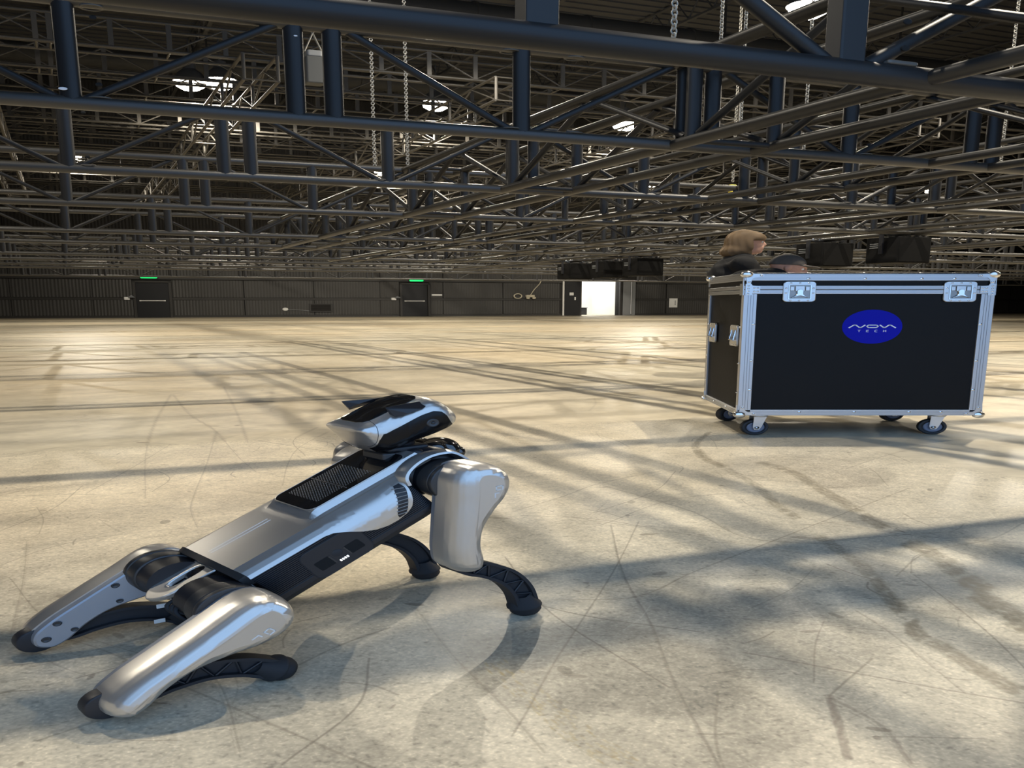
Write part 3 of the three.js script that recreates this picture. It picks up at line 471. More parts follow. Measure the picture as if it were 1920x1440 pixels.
// ------------------------------------------------------------------ flight case
{
  const t = thing('flight_case', 'black flight case on wheels with aluminium edges and a blue round logo', 'case', basis(V(0.783, 0, -3.494), V(1, 0, 0), V(0, 1, 0), V(0, 0, 1)));
  const W = 0.839, Dp = 0.626, Y0 = 0.14, Y1 = 1.0, BELT0 = 0.88, BELT1 = 0.928, e = 0.003;
  part(t, 'body_panel', box(0.004, W - 0.004, Y0 + 0.004, 0.904, -Dp + 0.004, -0.004), M.casePly, null, 'matt black panel');
  const lid = part(t, 'lid', box(0.004, W - 0.004, 0.906, Y1 - 0.004, -Dp + 0.004, -0.004), M.casePly);
  // aluminium edge extrusions with ridges
  const ridge = [0.25, 0.5, 0.75];
  const rail = (geo, parent, nm = 'edge_rail') => part(t, nm, geo, M.alu, parent);
  const hRail = (y0, y1, parent, nm) => {           // a rail round all four sides
    const q = [rbox(-e, W + e, y0, y1, -0.006, e, 0.002), rbox(-e, W + e, y0, y1, -Dp - e, -Dp + 0.006, 0.002), rbox(-e, 0.006, y0, y1, -Dp, 0, 0.002), rbox(W - 0.006, W + e, y0, y1, -Dp, 0, 0.002)];
    const names = ['front', 'back', 'left', 'right'];
    q.forEach((g, k) => { const m = rail(g, parent, nm), s = y1 - y0; part(t, 'rail_ridge', ridge.map(f => k === 0 ? box(0, W, y0 + s * f - 0.0007, y0 + s * f + 0.0007, e, e + 0.0008) : k === 1 ? box(0, W, y0 + s * f - 0.0007, y0 + s * f + 0.0007, -Dp - e - 0.0016, -Dp - e) : k === 2 ? box(-e - 0.0016, -e, y0 + s * f - 0.0007, y0 + s * f + 0.0007, -Dp, 0) : box(W + e, W + e + 0.0016, y0 + s * f - 0.0007, y0 + s * f + 0.0007, -Dp, 0)), M.groove, m.parent === t ? m : undefined); });
  };
  hRail(Y0, Y0 + 0.036); hRail(BELT0, 0.9035); hRail(0.9065, BELT1, null, 'lid_rail'); hRail(Y1 - 0.042, Y1, null, 'lid_rail');
  for (const [x0, x1, z0, z1, dx] of [[-e, 0.042, -0.006, e, 0], [W - 0.042, W + e, -0.006, e, 0], [-e, 0.042, -Dp - e, -Dp + 0.006, 0], [W - 0.042, W + e, -Dp - e, -Dp + 0.006, 0]]) rail(rbox(x0, x1, Y0, BELT0, z0, z1, 0.002), null, 'corner_rail');
  for (const [x0, x1, z0, z1] of [[-e, 0.006, -0.032, 0], [-e, 0.006, -Dp, -Dp + 0.032], [W - 0.006, W + e, -0.032, 0], [W - 0.006, W + e, -Dp, -Dp + 0.032]]) rail(rbox(x0, x1, Y0, BELT0, z0, z1, 0.002), null, 'corner_rail');
  for (const x of [0.012, 0.021, 0.030, W - 0.012, W - 0.021, W - 0.03]) part(t, 'rail_ridge', box(x - 0.0008, x + 0.0008, Y0 + 0.036, BELT0, e, e + 0.0008), M.groove);
  for (const x of [0, W]) for (const [z0, z1] of [[-0.032, 0], [-Dp, -Dp + 0.032]]) rail(rbox(-e, W + e, Y1 - 0.006, Y1 + e, z0, z1 + e, 0.002), lid, 'lid_rail');
  rail(rbox(-e, 0.032, Y1 - 0.006, Y1 + e, -Dp, 0, 0.002), lid, 'lid_rail'); rail(rbox(W - 0.032, W + e, Y1 - 0.006, Y1 + e, -Dp, 0, 0.002), lid, 'lid_rail');
  // rivets
  const rv = (x, y, z, n) => part(t, 'rivet', lathe(V(x, y, z), n, [[0.0065, 0], [0.005, 0.003], [0, 0.004]], 8), M.chrome);
  for (const x of [0.21, 0.4, 0.59, 0.7]) { rv(x, Y1 - 0.03, e, V(0, 0, 1)); rv(x, Y0 + 0.022, e, V(0, 0, 1)); rv(x, Y1 + e, -0.012, V(0, 1, 0)); }
  for (const y of [0.3, 0.48, 0.7]) { rv(0.034, y, e, V(0, 0, 1)); rv(W - 0.036, y, e, V(0, 0, 1)); rv(-e, y - 0.02, -0.026, V(-1, 0, 0)); rv(-e, y - 0.02, -Dp + 0.026, V(-1, 0, 0)); }
  for (const z of [-0.2, -0.42]) rv(-e, Y0 + 0.02, z, V(-1, 0, 0));
  // ball corners
  for (const x of [0, W]) for (const y of [Y0, Y1]) for (const z of [0, -Dp]) {
    const sx = x ? -1 : 1, sy = y === Y1 ? -1 : 1, sz = z ? 1 : -1, c = V(x + sx * 0.005, y + sy * 0.005, z + sz * 0.005);
    const plate = (ux, uy) => { const o = [[0, 0], [0.062, 0.004], [0.06, 0.018], [0.03, 0.024], [0.022, 0.034], [0.018, 0.062], [0.004, 0.062]].map(([p, q]) => [p * ux, q * uy]); return puff(ux * uy > 0 ? o : o.reverse(), [[0, 0], [0.0025, 0.0006]]); };
    const b = part(t, 'ball_corner', ball(c, 0.022, 18), M.chrome, y === Y1 ? lid : null);
    part(t, 'corner_plate', [plate(sx, sy).translate(x, y, z ? -Dp - e - 0.0025 : e), plate(sz, sy).rotateY(-Math.PI / 2).translate(x ? W + e + 0.003 : -e, y, z)], M.zinc, b);
    for (const [p, q] of [[0.052, 0.012], [0.012, 0.05]]) part(t, 'rivet', ball(V(x + sx * p, y + sy * q, z ? -Dp - e - 0.003 : e + 0.003), 0.0055, 8), M.chrome, b);
  }
  // braces where lid and body meet at the corners
  for (const x of [0, W]) { const s = x ? -1 : 1, o = [[0, -0.034], [0.024, -0.034], [0.024, -0.02], [0.05, -0.02], [0.05, 0.02], [0.024, 0.024], [0.02, 0.034], [0, 0.034]].map(([p, q]) => [x + s * p, 0.905 + q]);
    const br = part(t, 'corner_brace', puff(s > 0 ? o : o.reverse(), [[e + 0.0016, 0], [e + 0.004, 0.0006]]), M.zinc);
    part(t, 'corner_brace', box(x ? W + e : -e - 0.003, x ? W + e + 0.003 : -e, 0.872, 0.94, -0.05, 0), M.zinc);
    for (const [p, q] of [[0.01, 0.022], [0.01, 0.006], [0.01, -0.01], [0.01, -0.026], [0.03, 0.01], [0.042, 0.01], [0.03, -0.01], [0.042, -0.01]]) part(t, 'rivet', ball(V(x + s * p, 0.905 + q, e + 0.004), 0.0045, 8), M.chrome, br); }
  // butterfly latches
  for (const [cx, m] of [[0.182, M.alu], [0.722, M.zinc]]) {
    const cy = 0.893, z = e + 0.002, o = (pts) => pts.map(([p, q]) => [cx + p, cy + q]);
    const dish = part(t, 'latch', puff(rrect(cx - 0.055, cx + 0.055, cy - 0.06, cy + 0.06, 0.016), [[0, 0], [z + 0.003, 0], [z + 0.005, 0.002]]), M.zinc);
    part(t, 'latch_recess', puff(rrect(cx - 0.038, cx + 0.038, cy - 0.044, cy + 0.04, 0.008), [[z + 0.0045, 0], [z + 0.0052, 0.001]]), M.silverDark, dish);
    part(t, 'latch_frame', [box(cx - 0.038, cx - 0.035, cy - 0.042, cy + 0.038, z + 0.005, z + 0.009), box(cx + 0.035, cx + 0.038, cy - 0.042, cy + 0.038, z + 0.005, z + 0.009), box(cx - 0.038, cx + 0.038, cy - 0.045, cy - 0.042, z + 0.005, z + 0.009)], M.chrome, dish);
    for (const q of [-0.026, 0.026]) part(t, 'latch_lug', rbox(cx + q - 0.007, cx + q + 0.007, cy + 0.006, cy + 0.03, z + 0.005, z + 0.01, 0.002), M.zinc, dish);
    part(t, 'latch_hook', rbox(cx - 0.016, cx + 0.016, cy + 0.002, cy + 0.034, z + 0.005, z + 0.012, 0.003), M.zinc, dish);
    part(t, 'latch_wing', puff(smooth2(o([[-0.03, -0.036], [-0.012, -0.018], [-0.01, 0.008], [0, 0.014], [0.01, 0.008], [0.012, -0.018], [0.03, -0.036], [0.016, -0.03], [0, -0.024], [-0.016, -0.03]]), 40), [[z + 0.006, 0], [z + 0.013, 0], [z + 0.015, 0.0015]]), M.chrome, dish);
    for (const [p, q] of [[-0.046, 0.02], [-0.046, -0.008], [0.046, 0.02], [0.046, -0.008], [-0.03, 0.051], [0, 0.051], [0.03, 0.051], [-0.03, -0.052], [0, -0.052], [0.03, -0.052]]) part(t, 'rivet', ball(V(cx + p, cy + q, z + 0.005), 0.0042, 8), M.chrome, dish);
  }
  // recessed handles on the left end
  for (const cz of [-0.115, -0.5]) {
    const h = part(t, 'handle_dish', puff(rrect(cz - 0.06, cz + 0.06, 0.56, 0.69, 0.014), [[0, 0], [e + 0.001, 0], [e + 0.003, 0.001]]).rotateY(-Math.PI / 2), M.zinc);
    part(t, 'handle_recess', box(-e - 0.0005, 0, 0.578, 0.672, cz - 0.042, cz + 0.042), M.hole, h);
    part(t, 'handle_grip', [cyl(V(-0.012, 0.6, cz - 0.03), V(-0.012, 0.6, cz + 0.03), 0.006, 8), cyl(V(-0.012, 0.6, cz - 0.03), V(-0.004, 0.66, cz - 0.03), 0.005, 8), cyl(V(-0.012, 0.6, cz + 0.03), V(-0.004, 0.66, cz + 0.03), 0.005, 8)], M.chrome, h);
    for (const q of [-0.05, -0.017, 0.017, 0.05]) for (const y of [0.57, 0.68]) part(t, 'rivet', ball(V(-e - 0.001, y, cz + q), 0.0042, 8), M.chrome, h);
  }
  // round logo
  const lx = 0.440, ly = 0.684;
  const disc = part(t, 'logo_disc', lathe(V(lx, ly, -0.0042), V(0, 0, 1), [[0.102, 0], [0.102, 0.0012], [0, 0.0014]], 64), M.blue, null, 'round blue logo sticker reading NOVA TECH');
  const stroke = (pts, wd) => { const g = []; for (let i = 0; i + 1 < pts.length; i++) { const [ax, ay] = pts[i], [bx, by] = pts[i + 1], dx = bx - ax, dy = by - ay, l = Math.hypot(dx, dy); g.push(new THREE.BoxGeometry(l + wd * 0.5, wd, 0.0008).rotateZ(Math.atan2(dy, dx)).translate(lx + (ax + bx) / 2, ly + (ay + by) / 2, -0.0024)); } return g; };
  part(t, 'logo_lettering', [...stroke([[-0.079, -0.006], [-0.063, 0.01], [-0.056, 0.01], [-0.044, -0.004], [-0.038, -0.004], [-0.025, 0.01]], 0.0052),
    ...stroke([[-0.013, 0.01], [0.014, 0.01], [0.02, 0.003], [0.014, -0.005], [-0.013, -0.005], [-0.019, 0.003], [-0.013, 0.01]], 0.0045),
    ...stroke([[0.026, 0.01], [0.038, -0.004], [0.044, -0.004], [0.056, 0.01], [0.062, 0.01], [0.079, -0.006]], 0.0052)], M.print, disc);
  const L = (x, segs) => segs.flatMap(s => stroke(s.map(([p, q]) => [x + p * 0.008, -0.031 + q * 0.011]), 0.0019));
  part(t, 'logo_lettering', [...L(-0.048, [[[0, 1], [1, 1]], [[0.5, 1], [0.5, 0]]]), ...L(-0.019, [[[0, 0], [0, 1]], [[0, 1], [0.9, 1]], [[0, 0.5], [0.8, 0.5]], [[0, 0], [0.9, 0]]]), ...L(0.010, [[[0.95, 1], [0.1, 1]], [[0, 0.9], [0, 0.1]], [[0.1, 0], [0.95, 0]]]), ...L(0.039, [[[0, 0], [0, 1]], [[1, 0], [1, 1]], [[0, 0.5], [1, 0.5]]])], M.print, disc);
  // casters
  for (const [x, z, a] of [[0.084, -0.086, 0.12], [0.722, -0.1, -0.15], [0.08, -0.53, 0.5], [0.735, -0.53, 0.2]]) {
    const R = new THREE.Matrix4().makeRotationY(a).setPosition(x, 0, z), g = q => q.applyMatrix4(R);
    const c = part(t, 'caster', [g(rbox(-0.045, 0.05, 0.131, 0.139, -0.045, 0.045, 0.003)), g(lathe(V(0.012, 0.118, 0), V(0, 1, 0), [[0.028, 0], [0.032, 0.008], [0.028, 0.015], [0, 0.015]], 18))], M.zinc);
    part(t, 'caster_fork', [-1, 1].map(s => g(puff([[-0.016, 0.12], [-0.02, 0.055], [-0.014, 0.037], [0.004, 0.037], [0.012, 0.055], [0.03, 0.12]].map(p => [p[0], p[1]]), [[s * 0.022, 0], [s * 0.026, 0]]))), M.zinc, c);
    const wx = -0.006;
    part(t, 'wheel', g(lathe(V(wx, 0.05, 0), V(0, 0, 1), [[0.034, -0.018], [0.046, -0.017], [0.05, -0.01], [0.05, 0.01], [0.046, 0.017], [0.034, 0.018], [0.034, -0.018]], 28)), M.tyre, c);
    part(t, 'wheel_hub', g(lathe(V(wx, 0.05, 0), V(0, 0, 1), [[0, -0.017], [0.035, -0.015], [0.035, 0.015], [0.026, 0.017], [0.024, 0.013], [0.015, 0.013], [0.013, 0.019], [0, 0.019]], 28)), M.hub, c);
    part(t, 'axle', g(lathe(V(wx, 0.05, -0.03), V(0, 0, 1), [[0.009, 0], [0.009, 0.06], [0, 0.061]], 10)), M.chrome, c);
  }
}

// ------------------------------------------------------------------ people: one continuous skin from a distance field
const cap = (a, b, ra, rb) => { const d = b.clone().sub(a), L = d.lengthSq(); return p => { let t = ((p.x - a.x) * d.x + (p.y - a.y) * d.y + (p.z - a.z) * d.z) / L; t = t < 0 ? 0 : t > 1 ? 1 : t; return Math.hypot(p.x - a.x - d.x * t, p.y - a.y - d.y * t, p.z - a.z - d.z * t) - (ra + (rb - ra) * t); }; };
const ell = (c, r) => { const m = Math.min(r.x, r.y, r.z); return p => (Math.hypot((p.x - c.x) / r.x, (p.y - c.y) / r.y, (p.z - c.z) / r.z) - 1) * m; };
const smin = (a, b, k) => { const h = Math.max(k - Math.abs(a - b), 0) / k; return Math.min(a, b) - h * h * k * 0.25; };
const union = (list, k) => p => { let d = 9; for (const f of list) d = smin(d, f(p), k); return d; };
function fieldMesh(fn, lo, hi, cell) {
  const size = Math.max(hi.x - lo.x, hi.y - lo.y, hi.z - lo.z), n = Math.ceil(size / cell) + 4, half = n * cell / 2, c = lo.clone().add(hi).multiplyScalar(0.5);
  const mc = new MarchingCubes(n, M.skin, false, false, 120000); mc.isolation = 0; const p = V(0, 0, 0);
  for (let k = 0; k < n; k++) for (let j = 0; j < n; j++) for (let i = 0; i < n; i++) { p.set(c.x + (i / (n / 2) - 1) * half, c.y + (j / (n / 2) - 1) * half, c.z + (k / (n / 2) - 1) * half);
    const edge = !i || !j || !k || i === n - 1 || j === n - 1 || k === n - 1;
    mc.field[i + j * n + k * n * n] = edge || p.x < lo.x - cell || p.x > hi.x + cell || p.y < lo.y - cell || p.y > hi.y + cell || p.z < lo.z - cell || p.z > hi.z + cell ? -1 : -fn(p); }
  mc.update();
  let g = new THREE.BufferGeometry(); g.setAttribute('position', new THREE.BufferAttribute(mc.positionArray.slice(0, mc.count * 3), 3));
  g.scale(half, half, half).translate(c.x, c.y, c.z);
  g = mergeVertices(g, 1e-5); g.computeVertexNormals(); return g;
}
// joints in the person's own metres: x the way they face, y up, z their right
function person(label, at, yaw, J, head, hairFn, hairMat, extra) {
  const t = thing('person', label, 'person', new THREE.Matrix4().makeRotationY(yaw).setPosition(at));
  const legs = [], torso = [], arms = [], hands = [], skinBones = [], shoes = [];
  for (const s of ['L', 'R']) {
    legs.push(cap(J.hip[s], J.knee[s], 0.085, 0.058), cap(J.knee[s], J.ankle[s], 0.06, 0.04));
    const toe = J.ankle[s].clone().add(V(0.17, 0, 0)).setY(0.035), heel = J.ankle[s].clone().add(V(-0.05, 0, 0)).setY(0.04);
    shoes.push(cap(heel, toe, 0.043, 0.038), cap(J.ankle[s], heel, 0.045, 0.04));
    skinBones.push(cap(J.knee[s], J.ankle[s], 0.045, 0.032), cap(heel, toe, 0.032, 0.028), cap(J.hip[s], J.knee[s], 0.07, 0.045));
    arms.push(cap(J.sho[s], J.elb[s], 0.062, 0.046), cap(J.elb[s], J.wri[s], 0.046, 0.038));
    skinBones.push(cap(J.sho[s], J.elb[s], 0.045, 0.036), cap(J.elb[s], J.wri[s], 0.036, 0.025));
    // hand: palm and five fingers reaching on along the forearm, slightly curled
    const d = J.wri[s].clone().sub(J.elb[s]).normalize(), side = V(0, 0, 1), nrm = d.clone().cross(side).normalize(); const dn = nrm.y < 0 ? nrm : nrm.negate();
    const W0 = J.wri[s], pt = (a, b, c) => W0.clone().addScaledVector(d, a).addScaledVector(side, b).addScaledVector(dn, c), k = s === 'L' ? 1 : -1;
    const hs = [cap(pt(0, 0, 0), pt(0.05, 0, 0.004), 0.024, 0.026), cap(pt(0.04, -0.022, 0), pt(0.085, -0.03, 0), 0.016, 0.014), cap(pt(0.04, 0.022, 0), pt(0.085, 0.028, 0), 0.016, 0.014)];
    const fingers = [[-0.03, 0.068], [-0.01, 0.078], [0.01, 0.072], [0.029, 0.056]].map(([o, l]) => union([cap(pt(0.085, o * k, 0), pt(0.085 + l * 0.5, o * k * 1.1, 0.008), 0.0092, 0.0085), cap(pt(0.085 + l * 0.5, o * k * 1.1, 0.008), pt(0.085 + l * 0.85, o * k * 1.12, 0.034), 0.0085, 0.0075)], 0.004));
    const thumb = union([cap(pt(0.02, -0.025 * k, 0.004), pt(0.055, -0.052 * k, 0.014), 0.012, 0.0105), cap(pt(0.055, -0.052 * k, 0.014), pt(0.085, -0.055 * k, 0.026), 0.0105, 0.0085)], 0.004);
    hands.push({ fn: p => Math.min(union(hs, 0.02)(p), smin(thumb(p), union(hs, 0.02)(p), 0.012), ...fingers.map(f => f(p))), c: pt(0.08, 0, 0.01) });
  }
  torso.push(cap(J.pelvis, J.chest, 0.14, 0.15), cap(J.sho.L, J.sho.R, 0.075, 0.075), cap(J.chest, J.neck, 0.13, 0.075));
  skinBones.push(cap(J.pelvis, J.chest, 0.11, 0.12), cap(J.chest, J.neck, 0.09, 0.055), cap(J.sho.L, J.sho.R, 0.055, 0.055), cap(J.neck, head.c.clone().add(V(-0.02, -0.05, 0)), 0.052, 0.05));
  const all = [...Object.values(J)].flatMap(v => v.isVector3 ? [v] : [v.L, v.R]).concat([head.c]);
  const lo = all.reduce((a, v) => a.min(v), V(9, 9, 9)).clone().addScalar(-0.22), hi = all.reduce((a, v) => a.max(v), V(-9, -9, -9)).clone().addScalar(0.26); lo.y = Math.max(lo.y, -0.02);
  // head
  const Rh = new THREE.Matrix4().makeRotationZ(head.tilt).premultiply(new THREE.Matrix4().makeRotationY(head.turn || 0)), inv = Rh.clone().transpose(), q = V(0, 0, 0), hl = p => q.copy(p).sub(head.c).applyMatrix4(inv);
  const parts = [ell(V(-0.012, 0.035, 0), V(0.094, 0.088, 0.073)), ell(V(0.018, -0.03, 0), V(0.066, 0.085, 0.056)), cap(V(0.06, -0.085, 0), V(0.03, -0.075, 0), 0.024, 0.035), cap(V(0.078, 0.02, 0), V(0.100, -0.018, 0), 0.008, 0.014), cap(V(0.075, -0.05, -0.016), V(0.075, -0.05, 0.016), 0.011, 0.011), cap(V(0.076, 0.032, -0.03), V(0.076, 0.032, 0.03), 0.014, 0.014)];
  const ears = [ell(V(-0.005, 0, 0.074), V(0.018, 0.03, 0.009)), ell(V(-0.005, 0, -0.074), V(0.018, 0.03, 0.009))], eyes = [ell(V(0.082, 0.008, 0.03), V(0.014, 0.011, 0.016)), ell(V(0.082, 0.008, -0.03), V(0.014, 0.011, 0.016))], lips = ell(V(0.093, -0.052, 0), V(0.01, 0.003, 0.022));
  const headFn = p => { const l = hl(p).clone(); let d = union(parts, 0.03)(l); d = smin(d, union(ears, 0.001)(l), 0.008); d = Math.max(d, -smin(eyes[0](l), eyes[1](l), 0.001)); return Math.max(d, -lips(l)); };
  const neckFn = cap(J.neck, head.c.clone().add(V(-0.02, -0.05, 0)), 0.052, 0.05);
  const hb = V(0.14, 0.15, 0.11);
  const skin = [fieldMesh(union(skinBones, 0.05), lo, hi, 0.02), fieldMesh(p => smin(headFn(p), neckFn(p), 0.025), head.c.clone().sub(V(0.14, 0.17, 0.11)), head.c.clone().add(hb), 0.0055), ...hands.map(h => fieldMesh(h.fn, h.c.clone().addScalar(-0.115), h.c.clone().addScalar(0.115), 0.0045))];
  const body = part(t, 'body', skin, M.skin);
  const up = V(0, 0, 0), atHead = v => v.clone().applyMatrix4(Rh).add(head.c);
  part(t, 'eye', [ball(atHead(V(0.074, 0.008, 0.03)), 0.013, 10), ball(atHead(V(0.074, 0.008, -0.03)), 0.013, 10)], M.white, body);
  part(t, 'iris', [ball(atHead(V(0.083, 0.008, 0.03)), 0.006, 8), ball(atHead(V(0.083, 0.008, -0.03)), 0.006, 8)], M.hairDark, body);
  part(t, extra.hairName || 'hair', fieldMesh(p => hairFn(hl(p).clone()), head.c.clone().sub(V(0.2, 0.2, 0.15)), head.c.clone().add(V(0.17, 0.18, 0.15)), 0.0065), hairMat);
  const jacketFn = union([...torso, ...arms, cap(J.neck.clone().lerp(J.chest, 0.25), J.neck.clone().lerp(head.c, 0.14), 0.085, 0.068)], 0.06);
  part(t, 'jacket', fieldMesh(p => jacketFn(p) + 0.004 * Math.sin(p.y * 55 + p.x * 30) * Math.sin(p.z * 40), lo, hi, 0.016), M.cloth);
  part(t, 'trousers', fieldMesh(union([...legs, cap(J.hip.L, J.hip.R, 0.1, 0.1)], 0.05), lo, hi, 0.02), M.trousers);
  part(t, 'shoe', fieldMesh(p => Math.max(union(shoes, 0.02)(p), -p.y), lo, hi, 0.014), M.rubber);
  return { t, atHead, Rh };
}
const two = (x, y, z) => ({ L: V(x, y, -z), R: V(x, y, z) });
{
  // fair-haired person standing behind the case, looking to the right
  const J = { ankle: two(-0.04, 0.08, 0.1), knee: two(0.02, 0.46, 0.1), hip: two(-0.03, 0.84, 0.09), pelvis: V(-0.03, 0.9, 0), chest: V(-0.03, 1.13, 0), neck: V(0.0, 1.29, 0), sho: two(-0.02, 1.23, 0.165), elb: { L: V(0.08, 0.98, -0.23), R: V(0.1, 0.98, 0.23) }, wri: { L: V(0.3, 1.0, -0.2), R: V(0.32, 0.98, 0.2) } };
  const head = { c: V(0.05, 1.465, 0), tilt: 0.05 };
  const hair = p => { const cap1 = ell(V(-0.022, 0.035, 0), V(0.113, 0.106, 0.092))(p), bob = ell(V(-0.06, -0.05, 0), V(0.085, 0.115, 0.088))(p), flick = ell(V(-0.115, -0.09, 0), V(0.06, 0.05, 0.075))(p), side = ell(V(-0.01, -0.03, 0), V(0.045, 0.085, 0.086))(p);
    let d = smin(smin(smin(cap1, bob, 0.04), flick, 0.04), side, 0.03); const fringe = Math.max(ell(V(0.04, 0.05, 0), V(0.07, 0.055, 0.085))(p), 0.022 - p.y); d = smin(d, fringe, 0.02);
    const face = ell(V(0.085, -0.055, 0), V(0.068, 0.08, 0.075))(p), face2 = Math.max(0.006 - p.x, p.y - 0.02); d = Math.max(d, -face); d = Math.max(d, -Math.max(face2, -0.13 - p.y));
    return d + 0.0025 * Math.sin(p.z * 160 + p.x * 60) * Math.sin(p.x * 45 + p.y * 20); };
  person('fair-haired person in a black jacket standing behind the flight case', V(1.37, 0, -6.32), 0.1, J, head, hair, M.hairFair, {});
}
{
  // person bending down behind the case
  const J = { ankle: two(-0.12, 0.08, 0.12), knee: two(-0.05, 0.44, 0.13), hip: two(-0.2, 0.78, 0.1), pelvis: V(-0.19, 0.82, 0), chest: V(-0.1, 1.0, 0), neck: V(0.03, 1.08, 0), sho: two(-0.02, 1.03, 0.17), elb: two(0.1, 0.78, 0.22), wri: two(0.3, 0.72, 0.2) };
  const head = { c: V(0.1, 1.165, 0), tilt: -0.22, turn: -0.25 };
  const capFn = p => { const d = Math.max(ell(V(-0.012, 0.038, 0), V(0.103, 0.098, 0.082))(p), 0.03 - p.y - 0.12 * (-p.x)), brim = Math.max(ell(V(0.1, 0.038, 0), V(0.075, 0.012, 0.066))(p), 0.05 - p.x); return Math.min(d, brim); };
  person('person in a dark cap bending down behind the flight case', V(1.42, 0, -5.75), 0.05, J, head, capFn, std(lin(0.09, 0.078, 0.068), 0.85), { hairName: 'cap' });
}
